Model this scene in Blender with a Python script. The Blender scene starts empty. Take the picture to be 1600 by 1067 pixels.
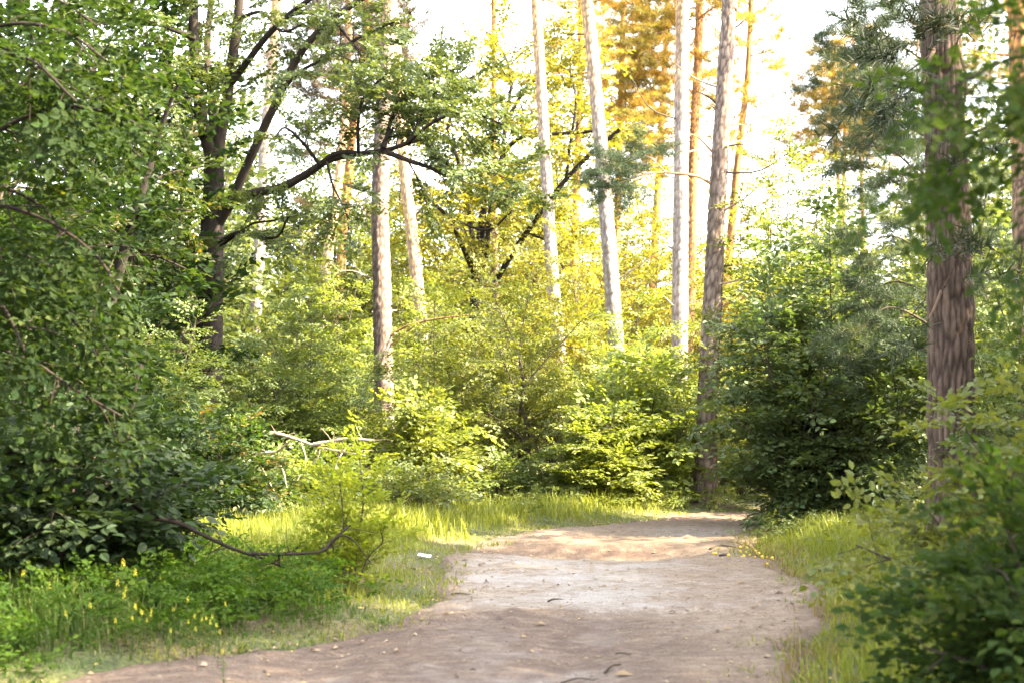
import bpy, math, random
import numpy as np
from mathutils import Matrix, Vector

random.seed(7)
R = math.radians
scene = bpy.context.scene
COL = scene.collection

# ------------------------------------------------------------------ camera
EYE, FPX, HY = 1.6, 2222.0, 650.0           # eye height, focal length and horizon row of the 1600 px photograph
TILT = math.atan((HY - 533.5) / FPX)
cam = bpy.data.cameras.new('camera')
cam.sensor_width = 36.0
cam.lens = 36.0 * FPX / 1600.0
cam.clip_start, cam.clip_end = 0.1, 3000.0
cam.dof.use_dof = True
cam.dof.focus_distance = 19.5
cam.dof.aperture_fstop = 2.2
camo = bpy.data.objects.new('camera', cam)
camo.location = (0, 0, EYE)
camo.rotation_euler = (math.pi / 2 + TILT, 0, 0)
COL.objects.link(camo)
scene.camera = camo

# ------------------------------------------------------------------ light
SUN_EL, SUN_AZ = R(41), R(107)               # azimuth from +Y (view direction) towards +X
w = bpy.data.worlds.new('World'); scene.world = w; w.use_nodes = True
nt = w.node_tree
bg = nt.nodes['Background']
sky = nt.nodes.new('ShaderNodeTexSky'); sky.sky_type = 'NISHITA'; sky.sun_disc = False
sky.sun_elevation = SUN_EL; sky.sun_rotation = SUN_AZ
sky.dust_density = 3.0; sky.air_density = 1.0; sky.ozone_density = 1.0
hs = nt.nodes.new('ShaderNodeHueSaturation'); hs.inputs['Saturation'].default_value = 0.28
nt.links.new(sky.outputs[0], hs.inputs['Color']); nt.links.new(hs.outputs[0], bg.inputs['Color'])
bg.inputs['Strength'].default_value = 0.15
sl = bpy.data.lights.new('sun', 'SUN'); sl.energy = 5.0; sl.angle = R(1.0); sl.color = (1.0, 0.85, 0.58)
so = bpy.data.objects.new('sun', sl); COL.objects.link(so)
sd = Vector((math.cos(SUN_EL) * math.sin(SUN_AZ), math.cos(SUN_EL) * math.cos(SUN_AZ), math.sin(SUN_EL)))
so.rotation_euler = sd.to_track_quat('Z', 'Y').to_euler()
so.location = sd * 60
scene.view_settings.view_transform = 'Standard'
scene.view_settings.look = 'None'
scene.view_settings.exposure = 3.55
scene.view_settings.gamma = 1.0
scene.view_settings.use_curve_mapping = False
scene.render.engine = 'CYCLES'
scene.cycles.max_bounces = 8
scene.cycles.diffuse_bounces = 4
scene.cycles.transmission_bounces = 5
scene.cycles.glossy_bounces = 2
scene.cycles.caustics_reflective = False
scene.cycles.caustics_refractive = False
scene.cycles.use_denoising = True

# ------------------------------------------------------------------ helpers: projection
CT, ST = math.cos(TILT), math.sin(TILT)
def pos(px, py, Y):
    """world point at distance Y that the photograph shows at (px, py)"""
    a, b = (px - 800.0) / FPX, (533.5 - py) / FPX
    d = np.array([a, CT - b * ST, ST + b * CT])
    return np.array([0, 0, EYE]) + d * (Y / d[1])
def proj(P):
    d = P - np.array([0, 0, EYE])
    dep = d[:, 1] * CT + d[:, 2] * ST
    upc = -d[:, 1] * ST + d[:, 2] * CT
    return 800 + FPX * d[:, 0] / dep, 533.5 - FPX * upc / dep, dep
def ground_x(px, Y):
    return (px - 800.0) / FPX * Y
def nrm(v):
    return v / np.maximum(np.linalg.norm(v, axis=-1, keepdims=True), 1e-9)
def sstep(a, b, x):
    t = np.clip((x - a) / (b - a), 0, 1); return t * t * (3 - 2 * t)

def hash2(i, j, s=0):
    n = (i.astype(np.int64) * 374761393 + j.astype(np.int64) * 668265263 + s * 974711) & 0x7fffffff
    n = ((n ^ (n >> 13)) * 1274126177) & 0x7fffffff
    return ((n ^ (n >> 16)) & 0xffff) / 65535.0
def vnoise(x, y, s=0):
    i, j = np.floor(x), np.floor(y); u, v = x - i, y - j
    u, v = u * u * (3 - 2 * u), v * v * (3 - 2 * v)
    return ((hash2(i, j, s) * (1 - u) + hash2(i + 1, j, s) * u) * (1 - v) + (hash2(i, j + 1, s) * (1 - u) + hash2(i + 1, j + 1, s) * u) * v)
def fbm(x, y, s=0, o=4):
    t, a, n = 0, 0.5, 0
    for k in range(o):
        t = t + a * vnoise(x * 2 ** k, y * 2 ** k, s + k); n += a; a *= .5
    return t / n
def worley(u, v, pu, s=0):
    """F1, F2 of jittered cells, periodic in u with period pu (cells)"""
    i, j = np.floor(u), np.floor(v)
    f1 = np.full(u.shape, 9.0); f2 = np.full(u.shape, 9.0); cid = np.zeros(u.shape)
    for a in (-1, 0, 1):
        for b in (-1, 0, 1):
            ci, cj = i + a, j + b
            cw = np.mod(ci, pu)
            du = ci + .1 + .8 * hash2(cw, cj, s) - u; dv = cj + .1 + .8 * hash2(cw, cj, s + 5) - v
            d = np.sqrt(du * du + dv * dv)
            m = d < f1
            f2 = np.where(m, f1, np.minimum(f2, d)); cid = np.where(m, hash2(cw, cj, s + 9), cid); f1 = np.where(m, d, f1)
    return f1, f2, cid

# ------------------------------------------------------------------ helpers: mesh and objects
def mesh_np(name, V, Fs, mat=None, smooth=False, point=None, face=None):
    me = bpy.data.meshes.new(name)
    V = np.asarray(V, np.float32)
    Fs = [np.asarray(F, np.int32) for F in (Fs if isinstance(Fs, list) else [Fs]) if len(F)]
    loops = np.concatenate([F.ravel() for F in Fs]); tot = np.concatenate([np.full(len(F), F.shape[1], np.int32) for F in Fs])
    starts = np.concatenate([[0], np.cumsum(tot)[:-1]]).astype(np.int32)
    me.vertices.add(len(V)); me.vertices.foreach_set('co', V.ravel())
    me.loops.add(len(loops)); me.loops.foreach_set('vertex_index', loops)
    me.polygons.add(len(tot)); me.polygons.foreach_set('loop_start', starts)
    me.update(calc_edges=True)
    me.polygons.foreach_set('use_smooth', np.full(len(tot), smooth, bool))
    for dom, dd in (('POINT', point), ('FACE', face)):
        for k, a in (dd or {}).items():
            at = me.attributes.new(k, 'FLOAT', dom); at.data.foreach_set('value', np.asarray(a, np.float32).ravel())
    if mat: me.materials.append(mat)
    return me
def props(o, label=None, cat=None, group=None, kind=None):
    for k, v in (('label', label), ('category', cat), ('group', group), ('kind', kind)):
        if v: o[k] = v
    return o
def obj(name, me, parent=None, kind=None, mat=None):
    o = bpy.data.objects.new(name, me); COL.objects.link(o)
    if parent is not None: o.parent = parent
    if kind: o['kind'] = kind
    if mat is not None:
        o.material_slots[0].link = 'OBJECT'; o.material_slots[0].material = mat
    return o
def thing(name, label, cat, loc=(0, 0, 0), group=None, rz=0.0, sc=1.0):
    o = bpy.data.objects.new(name, None); COL.objects.link(o)
    o.empty_display_size = .2
    o.location = loc; o.rotation_euler = (0, 0, rz)
    o.scale = sc if isinstance(sc, tuple) else (sc, sc, sc)
    return props(o, label, cat, group)

def resample(pts, n):
    """Catmull-Rom through pts, n points"""
    P = np.asarray(pts, float)
    if len(P) == 2: return P[0] + (P[1] - P[0]) * np.linspace(0, 1, n)[:, None]
    Q = np.vstack([2 * P[0] - P[1], P, 2 * P[-1] - P[-2]])
    L = np.concatenate([[0], np.cumsum(np.linalg.norm(np.diff(P, axis=0), axis=1))])
    s = np.linspace(0, L[-1], n); k = np.clip(np.searchsorted(L, s, side='right') - 1, 0, len(P) - 2)
    t = ((s - L[k]) / np.maximum(L[k + 1] - L[k], 1e-9))[:, None]
    a, b, c, d = Q[k], Q[k + 1], Q[k + 2], Q[k + 3]
    return .5 * (2 * b + (c - a) * t + (2 * a - 5 * b + 4 * c - d) * t * t + (3 * b - a - 3 * c + d) * t ** 3)
def tube(P, rad, sides, disp=None):
    """rings around polyline P -> (V, quads); the end is closed to a point by its radius"""
    n = len(P); T = nrm(np.gradient(P, axis=0))
    ref = np.array([0., 1., 0.]) if abs(T[0][1]) < .9 else np.array([1., 0., 0.])
    X = np.empty_like(P); x = ref
    for i in range(n):
        x = x - T[i] * np.dot(x, T[i]); x = x / max(np.linalg.norm(x), 1e-9); X[i] = x
    Y = np.cross(T, X)
    th = np.arange(sides) / sides * 2 * np.pi
    r = np.asarray(rad, float)[:, None] * np.ones((1, sides))
    if disp is not None: r = r + disp
    V = P[:, None, :] + r[..., None] * (np.cos(th)[None, :, None] * X[:, None, :] + np.sin(th)[None, :, None] * Y[:, None, :])
    i = np.arange(n - 1)[:, None] * sides; j = np.arange(sides)[None, :]; j2 = (j + 1) % sides
    F = np.stack([i + j, i + j2, i + sides + j2, i + sides + j], -1).reshape(-1, 4)
    return V.reshape(-1, 3), F
def join(parts):
    V, F, o = [], [], 0
    for v, f in parts:
        V.append(v); F.append(f + o); o += len(v)
    return np.vstack(V), np.vstack(F)

# ------------------------------------------------------------------ materials
def new_mat(name):
    m = bpy.data.materials.new(name); m.use_nodes = True; m.node_tree.nodes.clear()
    return m, m.node_tree.nodes, m.node_tree.links
def node(N, t, **kw):
    n = N.new(t)
    for k, v in kw.items(): setattr(n, k, v)
    return n
def ramp(N, stops):
    r = N.new('ShaderNodeValToRGB'); e = r.color_ramp.elements
    e[0].position, e[0].color = stops[0][0], (*stops[0][1], 1); e[1].position, e[1].color = stops[-1][0], (*stops[-1][1], 1)
    for p, c in stops[1:-1]:
        x = e.new(p); x.color = (*c, 1)
    return r
def leaf_mat(name, stops, trans=.45, tcol=(1.5, 1.75, .55), rough=.45, spec=.35):
    m, N, L = new_mat(name)
    at = node(N, 'ShaderNodeAttribute', attribute_name='tint')
    oi = node(N, 'ShaderNodeObjectInfo')
    cr = ramp(N, stops); L.new(at.outputs['Fac'], cr.inputs[0])
    h = N.new('ShaderNodeHueSaturation')
    mr = N.new('ShaderNodeMapRange'); mr.inputs[3].default_value = .82; mr.inputs[4].default_value = 1.2
    mh = N.new('ShaderNodeMapRange'); mh.inputs[3].default_value = .488; mh.inputs[4].default_value = .512
    L.new(oi.outputs['Random'], mr.inputs[0]); L.new(mr.outputs[0], h.inputs['Value'])
    L.new(oi.outputs['Random'], mh.inputs[0]); L.new(mh.outputs[0], h.inputs['Hue'])
    L.new(cr.outputs[0], h.inputs['Color'])
    p = N.new('ShaderNodeBsdfPrincipled'); p.inputs['Roughness'].default_value = rough; p.inputs['Specular IOR Level'].default_value = spec
    L.new(h.outputs[0], p.inputs['Base Color'])
    tm = node(N, 'ShaderNodeMix', data_type='RGBA', blend_type='MULTIPLY'); tm.inputs['Factor'].default_value = 1
    L.new(h.outputs[0], tm.inputs[6]); tm.inputs[7].default_value = (*tcol, 1)
    t = N.new('ShaderNodeBsdfTranslucent'); L.new(tm.outputs[2], t.inputs['Color'])
    mx = N.new('ShaderNodeMixShader'); mx.inputs[0].default_value = trans
    L.new(p.outputs[0], mx.inputs[1]); L.new(t.outputs[0], mx.inputs[2])
    o = N.new('ShaderNodeOutputMaterial'); L.new(mx.outputs[0], o.inputs[0])
    return m
def bark_mat(name, plate, furrow, warm, nscale=9.0, bump=.5):
    m, N, L = new_mat(name)
    tc = N.new('ShaderNodeTexCoord')
    mp = N.new('ShaderNodeMapping'); mp.inputs['Scale'].default_value = (1, 1, .25); L.new(tc.outputs['Object'], mp.inputs[0])
    n1 = N.new('ShaderNodeTexNoise'); n1.inputs['Scale'].default_value = nscale; n1.inputs['Detail'].default_value = 6; L.new(mp.outputs[0], n1.inputs[0])
    n2 = N.new('ShaderNodeTexNoise'); n2.inputs['Scale'].default_value = nscale * 6; n2.inputs['Detail'].default_value = 4; L.new(mp.outputs[0], n2.inputs[0])
    pl = ramp(N, [(.3, tuple(c * .7 for c in plate)), (.55, plate), (.75, tuple(min(1, c * 1.35) for c in plate))]); L.new(n1.outputs[0], pl.inputs[0])
    wr = ramp(N, [(.3, tuple(c * .65 for c in warm)), (.7, tuple(c * 1.25 for c in warm))]); L.new(n1.outputs[0], wr.inputs[0])
    aw = node(N, 'ShaderNodeAttribute', attribute_name='warm'); af = node(N, 'ShaderNodeAttribute', attribute_name='plate')
    m1 = node(N, 'ShaderNodeMix', data_type='RGBA'); L.new(aw.outputs['Fac'], m1.inputs['Factor']); L.new(pl.outputs[0], m1.inputs[6]); L.new(wr.outputs[0], m1.inputs[7])
    m2 = node(N, 'ShaderNodeMix', data_type='RGBA'); L.new(af.outputs['Fac'], m2.inputs['Factor']); m2.inputs[6].default_value = (*furrow, 1); L.new(m1.outputs[2], m2.inputs[7])
    p = N.new('ShaderNodeBsdfPrincipled'); p.inputs['Roughness'].default_value = .9; p.inputs['Specular IOR Level'].default_value = .15
    L.new(m2.outputs[2], p.inputs['Base Color'])
    b = N.new('ShaderNodeBump'); b.inputs['Strength'].default_value = bump; b.inputs['Distance'].default_value = .02; L.new(n2.outputs[0], b.inputs['Height']); L.new(b.outputs[0], p.inputs['Normal'])
    o = N.new('ShaderNodeOutputMaterial'); L.new(p.outputs[0], o.inputs[0])
    return m
def plain_mat(name, col, rough=.8, var=.35, scale=12.0, spec=.2):
    m, N, L = new_mat(name)
    tc = N.new('ShaderNodeTexCoord'); n = N.new('ShaderNodeTexNoise'); n.inputs['Scale'].default_value = scale; n.inputs['Detail'].default_value = 5
    L.new(tc.outputs['Object'], n.inputs[0])
    r = ramp(N, [(.3, tuple(c * (1 - var) for c in col)), (.7, tuple(min(1, c * (1 + var)) for c in col))]); L.new(n.outputs[0], r.inputs[0])
    p = N.new('ShaderNodeBsdfPrincipled'); p.inputs['Roughness'].default_value = rough; p.inputs['Specular IOR Level'].default_value = spec; L.new(r.outputs[0], p.inputs['Base Color'])
    o = N.new('ShaderNodeOutputMaterial'); L.new(p.outputs[0], o.inputs[0])
    return m

YEL, RUST = (.42, .26, .03), (.28, .10, .03)
M = {
    'leaf_dark':  leaf_mat('leaf_dark',  [(0, (.014, .025, .011)), (.5, (.022, .038, .015)), (.9, (.038, .056, .019)), (.985, (.08, .1, .03)), (1, YEL)], .34, (1.4, 1.55, .5), .55, .2),  # dark green leaves, lowered further to put foreground shade into the colour
    'leaf_mid':   leaf_mat('leaf_mid',   [(0, (.062, .092, .032)), (.5, (.098, .132, .040)), (.9, (.138, .168, .044)), (.97, (.15, .15, .035)), (1, YEL)], .42, (1.5, 1.4, .55)),
    'leaf_fresh': leaf_mat('leaf_fresh', [(0, (.090, .118, .034)), (.5, (.135, .162, .042)), (.9, (.185, .195, .048)), (.97, (.22, .17, .03)), (1, YEL)], .46, (1.5, 1.45, .45)),
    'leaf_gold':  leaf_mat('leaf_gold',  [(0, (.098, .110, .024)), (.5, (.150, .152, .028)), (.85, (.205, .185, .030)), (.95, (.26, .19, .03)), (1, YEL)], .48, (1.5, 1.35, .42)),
    'leaf_oak':   leaf_mat('leaf_oak',   [(0, (.044, .062, .026)), (.5, (.070, .092, .034)), (.9, (.108, .128, .042)), (.97, (.14, .135, .04)), (1, (.3, .2, .03))], .40, (1.4, 1.3, .55)),
    'leaf_rust':  leaf_mat('leaf_rust',  [(0, (.025, .042, .014)), (.6, (.045, .065, .018)), (.8, (.10, .085, .022)), (1, (.26, .11, .025))], .42),
    'leaf_left_shade':  leaf_mat('leaf_left_shade',  [(0, (.013, .024, .010)), (.5, (.021, .037, .013)), (.9, (.040, .057, .016)), (.985, (.06, .08, .03)), (1, (.2, .16, .03))], .42, (1.45, 1.6, .5), .7, .05),  # leaf colour darkened to imitate shade over the left side
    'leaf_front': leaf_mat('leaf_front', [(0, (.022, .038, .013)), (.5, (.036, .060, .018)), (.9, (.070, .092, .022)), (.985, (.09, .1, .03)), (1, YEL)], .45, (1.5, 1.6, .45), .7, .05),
    'leaf_lime':  leaf_mat('leaf_lime',  [(0, (.14, .18, .03)), (.5, (.22, .26, .04)), (.9, (.28, .30, .05)), (1, (.35, .28, .05))], .5, (1.4, 1.5, .5), .7, .05),
    'leaf_herb':  leaf_mat('leaf_herb',  [(0, (.030, .060, .012)), (.5, (.050, .092, .016)), (.9, (.085, .125, .020)), (1, (.16, .16, .03))], .45, (1.4, 1.6, .4), .7, .05),
    'leaf_bush':  leaf_mat('leaf_bush',  [(0, (.056, .088, .036)), (.5, (.086, .126, .048)), (.9, (.128, .162, .056)), (.985, (.12, .14, .045)), (1, YEL)], .36, (1.4, 1.5, .5), .5, .3),
    'needle':     leaf_mat('needle',     [(0, (.022, .036, .018)), (.6, (.036, .054, .024)), (.9, (.06, .07, .026)), (1, (.2, .11, .04))], .2, (1.3, 1.4, .6), .5, .3),
    'needle_gold':leaf_mat('needle_gold',[(0, (.09, .110, .035)), (.4, (.17, .155, .038)), (.8, (.34, .20, .030)), (1, (.42, .19, .03))], .48, (1.4, 1.2, .5), .5, .3),  # warm backlight put into the needle colour
    'needle_dead':leaf_mat('needle_dead',[(0, (.070, .070, .045)), (.5, (.105, .090, .056)), (1, (.20, .12, .06))], .25, (1.2, 1.1, .7), .6, .2),
    'grass':      leaf_mat('grass',      [(0, (.105, .125, .025)), (.5, (.165, .180, .030)), (.85, (.230, .225, .040)), (1, (.36, .31, .11))], .45, (1.45, 1.45, .5), .5, .3),
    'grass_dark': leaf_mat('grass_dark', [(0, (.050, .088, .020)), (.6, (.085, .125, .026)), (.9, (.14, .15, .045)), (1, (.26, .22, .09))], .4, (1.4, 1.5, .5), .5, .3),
    'pine':       bark_mat('pine_bark', (.25, .195, .165), (.060, .040, .032), (.52, .25, .08)),
    'pine_rugged': bark_mat('rugged_pine_bark', (.150, .105, .080), (.030, .020, .016), (.30, .15, .06), 14),
    'pine_pale':  bark_mat('pale_pine_bark', (.34, .31, .30), (.13, .095, .08), (.62, .40, .20)),
    'oak':        bark_mat('oak_bark', (.040, .030, .023), (.015, .012, .010), (.2, .13, .08)),
    'wood':       bark_mat('dark_branch_bark', (.024, .018, .014), (.014, .011, .010), (.1, .07, .05)),
    'dead':       bark_mat('dead_wood', (.34, .27, .20), (.2, .15, .11), (.4, .3, .2)),
    'stem':       bark_mat('shrub_bark', (.075, .060, .045), (.05, .04, .03), (.1, .07, .05)),
}

# ------------------------------------------------------------------ leaves
LEAF = {
    'ovate': (np.array([(0, 0, 0), (-.30, .30, .05), (-.27, .65, .05), (0, 1, -.10), (.27, .65, .05), (.30, .30, .05)], float), np.array([(0, 5, 4, 3), (0, 3, 2, 1)])),
    'long':  (np.array([(0, 0, 0), (-.17, .35, .04), (-.14, .68, .02), (0, 1, -.16), (.14, .68, .02), (.17, .35, .04)], float), np.array([(0, 5, 4, 3), (0, 3, 2, 1)])),
    'kite':  (np.array([(0, 0, 0), (-.32, .52, .06), (0, 1, -.08), (.32, .52, .06)], float), np.array([(0, 3, 2), (0, 2, 1)])),
    'oak':   (np.array([(0, 0, 0), (-.34, .66, .06), (0, 1, -.06), (.34, .66, .06)], float), np.array([(0, 3, 2), (0, 2, 1)])),
    'needle':(np.array([(-.022, 0, 0), (.022, 0, 0), (0, 1, 0)], float), np.array([(0, 1, 2)])),
    'needle_mid':(np.array([(-.028, 0, 0), (.028, 0, 0), (0, 1, 0)], float), np.array([(0, 1, 2)])),
    'needle_far':(np.array([(-.045, 0, 0), (.045, 0, 0), (0, 1, 0)], float), np.array([(0, 1, 2)])),
}
def spray_tpl(rng, L, n, ls, side=3, jit=.35, droop=.15):
    """a flat leafy twig along +Y: leaves alternate left and right, a few side twigs"""
    P, Fw, U, S = [], [], [], []
    def run(o, d, ln, k):
        lat = np.array([d[1], -d[0], 0])
        for i in range(k):
            t = (i + rng.uniform(.2, .9)) / k; sg = 1 if i % 2 else -1
            q = o + d * ln * t; q = q + np.array([0, 0, -droop * ln * t * t]) + rng.normal(0, .012, 3)
            f = d * math.cos(.95) + lat * sg * math.sin(.95) + np.array([0, 0, -.18]) + rng.normal(0, .22, 3)
            P.append(q); Fw.append(f); U.append(np.array([0, 0, 1.]) + rng.normal(0, jit, 3)); S.append(ls * rng.uniform(.65, 1.15))
        P.append(o + d * ln + np.array([0, 0, -droop * ln])); Fw.append(d + np.array([0, 0, -.25])); U.append(np.array([0, 0, 1.]) + rng.normal(0, jit, 3)); S.append(ls)
    y = np.array([0., 1., 0.])
    run(np.zeros(3), y, L, n)
    for i in range(side):
        sg = 1 if i % 2 else -1; a = sg * rng.uniform(.6, 1.0); t = .2 + .6 * i / max(side, 1)
        run(y * L * t, np.array([math.sin(a), math.cos(a), rng.uniform(-.15, .2)]), L * rng.uniform(.35, .55), max(2, int(n * .45)))
    return [np.array(a) for a in (P, Fw, U, S)]
def pine_tpl(rng, L, shoots, n, ls):
    P, Fw, U, S = [], [], [], []
    for i in range(shoots):
        a = 0 if i == 0 else (1 if i % 2 else -1) * rng.uniform(.5, 1.0)
        d = nrm(np.array([math.sin(a), math.cos(a), rng.uniform(0, .45)])); o = np.array([0, L * rng.uniform(.1, .65), 0]); ln = L * rng.uniform(.3, .5)
        for k in range(n):
            t = rng.uniform(.15, 1); r = nrm(rng.normal(0, 1, 3)); r = nrm(r - d * np.dot(r, d))
            P.append(o + d * ln * t); Fw.append(d * .55 + r * .8 + np.array([0, 0, .1])); U.append(rng.normal(0, 1, 3)); S.append(ls * rng.uniform(.7, 1.1))
    return [np.array(a) for a in (P, Fw, U, S)]
def place(tpls, rng, pos_, fwd, up, scale):
    """leaf arrays for sprays put at pos_ looking along fwd"""
    y = nrm(fwd); x = nrm(np.cross(y, up)); z = np.cross(x, y)
    Rm = np.stack([x, y, z], -1)
    k = rng.integers(0, len(tpls), len(pos_)); out = [[], [], [], []]; tints = []
    for i, (p, f, u, s) in enumerate(tpls):
        m = k == i
        if not m.any(): continue
        r, q, sc = Rm[m], pos_[m], scale[m]
        out[0].append((np.einsum('mij,nj->mni', r, p) * sc[:, None, None] + q[:, None]).reshape(-1, 3))
        out[1].append(np.einsum('mij,nj->mni', r, f).reshape(-1, 3)); out[2].append(np.einsum('mij,nj->mni', r, u).reshape(-1, 3))
        out[3].append((s[None, :] * np.sqrt(sc)[:, None]).ravel())
        tints.append((rng.beta(2, 2, (m.sum(), 1)) * .55 + rng.random((m.sum(), len(p))) * .45).ravel())
    return [np.concatenate(a) for a in out] + [np.concatenate(tints)]
def leaves_mesh(name, lv, kind, mat):
    p, f, u, s, t = lv
    T, F = LEAF[kind]
    y = nrm(f); x = nrm(np.cross(y, u)); z = np.cross(x, y)
    V = p[:, None] + s[:, None, None] * (T[None, :, 0:1] * x[:, None] + T[None, :, 1:2] * y[:, None] + T[None, :, 2:3] * z[:, None])
    Fa = (F[None] + (np.arange(len(p)) * len(T))[:, None, None]).reshape(-1, F.shape[1])
    return mesh_np(name, V.reshape(-1, 3), Fa, mat, face={'tint': np.repeat(t, len(F))})

def grow(limbs, rng, side=.9, every=.2, sp_every=.14, start=.2, up=.25, droop=.1, taper=.55, sp_scale=1.0, lateral=.75, leafy=1.0):
    """limbs: list of (points, base radius, tip radius, leafy). Returns one (V, F) per limb (with its side branches) and the spray frames"""
    woods, pp, ff, uu, ss = [], [], [], [], []
    for item in limbs:
        pts, r0, r1 = item[:3]; lf = item[3] if len(item) > 3 else 1.0
        P = resample(pts, max(8, int(len(pts) * 4)))
        Ls = np.concatenate([[0], np.cumsum(np.linalg.norm(np.diff(P, axis=0), axis=1))]); Lt = Ls[-1]
        rad = r0 + (r1 - r0) * (Ls / Lt) ** .8
        wood = [tube(P, rad, 7 if r0 > .03 else 5)]
        if lf > 0:
            st = item[4] if len(item) > 4 else start
            phi = rng.uniform(0, 6.28)
            for s in np.arange(st * Lt, Lt, every / lf):
                s = min(Lt, s + rng.uniform(-.3, .3) * every); k = min(len(P) - 2, np.searchsorted(Ls, s, side='right') - 1)
                q = P[k] + (P[k + 1] - P[k]) * ((s - Ls[k]) / max(Ls[k + 1] - Ls[k], 1e-6)); T = nrm(P[k + 1] - P[k])
                h1 = np.cross(T, [0, 0, 1.]); h1 = h1 / max(np.linalg.norm(h1), .15) if np.linalg.norm(h1) > .05 else np.array([1., 0, 0]); h2 = np.cross(h1, T)
                phi += 2.4
                d = nrm(T * .45 + math.cos(phi) * h1 + math.sin(phi) * lateral * h2 + np.array([0, 0, up]) + rng.normal(0, .15, 3))
                ln = side * (1 - taper * s / Lt) * rng.uniform(.55, 1.2)
                bend = rng.normal(0, .12, 3)
                u = np.linspace(0, 1, 5)[:, None]
                B = q + d * ln * u + (bend + np.array([0, 0, -droop])) * ln * u * u
                br = min(.5 * rad[k], .012 + .006 * ln)
                wood.append(tube(B, np.linspace(br, .003, 5), 4))
                n = max(2, int(ln / sp_every))
                for i in range(n):
                    t = .22 + .78 * (i + rng.uniform(.2, .8)) / n; bq = q + d * ln * t + (bend + np.array([0, 0, -droop])) * ln * t * t
                    lat = np.cross(d, [0, 0, 1.]); sg = 1 if i % 2 else -1
                    pp.append(bq); ff.append(nrm(d + sg * lat * rng.uniform(.5, 1.3) + rng.normal(0, .2, 3) + np.array([0, 0, rng.uniform(-.3, .25)]))); uu.append(np.array([0, 0, 1.]) + rng.normal(0, .2, 3)); ss.append(rng.uniform(.7, 1.15) * sp_scale)
                pp.append(B[-1]); ff.append(nrm(d + np.array([0, 0, -.2]))); uu.append(np.array([0, 0, 1.]) + rng.normal(0, .2, 3)); ss.append(sp_scale)
            pp.append(P[-1]); ff.append(nrm(P[-1] - P[-2])); uu.append(np.array([0, .2, 1.])); ss.append(sp_scale)
        woods.append(join(wood))
    return woods, (np.array(pp), np.array(ff), np.array(uu), np.array(ss)) if pp else None

def T_(seed, L, n, ls, **k):
    rng = np.random.default_rng(seed); return [spray_tpl(rng, L, n, ls, **k) for _ in range(7)]
TPL = {
    'fine': T_(1, .34, 9, .070), 'big': T_(2, .40, 7, .105, droop=.3), 'near': T_(3, .42, 9, .076, droop=.35),
    'small': T_(9, .28, 8, .052, droop=.3), 'far': T_(4, .65, 8, .15, jit=.5), 'oak': T_(5, .42, 12, .098, jit=.6, side=4), 'weed': T_(6, .30, 9, .05, jit=.4), 'pointed': T_(8, .34, 9, .068, droop=.3),
    'pine': [pine_tpl(np.random.default_rng(i), .85, 8, 20, .21) for i in range(6)],
    'pine_sparse': [pine_tpl(np.random.default_rng(i), .85, 5, 9, .3) for i in range(6)],
    'pine_near': [pine_tpl(np.random.default_rng(20 + i), .45, 8, 30, .125) for i in range(6)],
}

# ------------------------------------------------------------------ ground and road
LPX = [(40, 1067), (370, 1010), (610, 967), (690, 905), (685, 875), (740, 845), (850, 826), (1000, 810), (1060, 801), (1200, 794)]
RPX = [(1240, 1067), (1290, 940), (1250, 895), (1185, 862), (1183, 845), (1212, 824)]
def gnd(px, py):
    Y = EYE * FPX / (py - HY); return ((px - 800) / FPX * Y, Y)
LE = np.array([(-5.0, -6), (-4.9, 1), (-4.3, 5)] + [gnd(*p) for p in LPX] + [(7.4, 26.2), (12, 26.6), (30, 26)])
RE = np.array([(-.6, -6), (.2, 1), (1.1, 5)] + [gnd(*p) for p in RPX] + [(5.2, 22.0), (7.6, 22.9), (12, 23.2), (30, 22.5)])
LEs, REs = resample(np.c_[LE, np.zeros(len(LE))], 400)[:, :2], resample(np.c_[RE, np.zeros(len(RE))], 400)[:, :2]
def left_x(y):
    m = LEs[:, 1] < 24.4; return np.interp(y, LEs[m, 1], LEs[m, 0])
def right_x(y):
    m = np.arange(400) < 330; a = REs[m]; o = np.argsort(a[:, 1]); return np.interp(y, a[o, 1], a[o, 0])
def edge_noise(x, y):
    return (fbm(x * 1.7, y * 1.7, 3) - .5) * .65 + (fbm(x * 5, y * 5, 8, 2) - .5) * .22
def road_depth(x, y):
    """> 0 inside the road: rough distance to its nearer edge"""
    a = np.minimum(x - left_x(y), right_x(y) - x)
    far = np.minimum(np.interp(x, [2.0, 4.5, 7.4, 12, 30], [22.3, 25.0, 26.2, 26.6, 26]) - y, y - np.interp(x, [3.2, 5.2, 7.6, 12, 30], [20.0, 22.0, 22.9, 23.2, 22.5]))
    far = np.where(x > 2.0, far, -9)
    return np.where(y < 21.5, np.maximum(a, np.where(y > 20, far, -9)), np.maximum(far, np.where(y < 24.0, np.minimum(x - left_x(y), 1.0), -9) * (x < 4)))
def terrain(x, y):
    z = (fbm(x * .09, y * .09, 11) - .5) * .5 * sstep(28, 60, np.hypot(x, y)) + (fbm(x * .8, y * .8, 12) - .5) * .10
    z = z + .10 * sstep(0, 1.2, -road_depth(x, y)) * (np.hypot(x, y) < 60)
    return z
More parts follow.
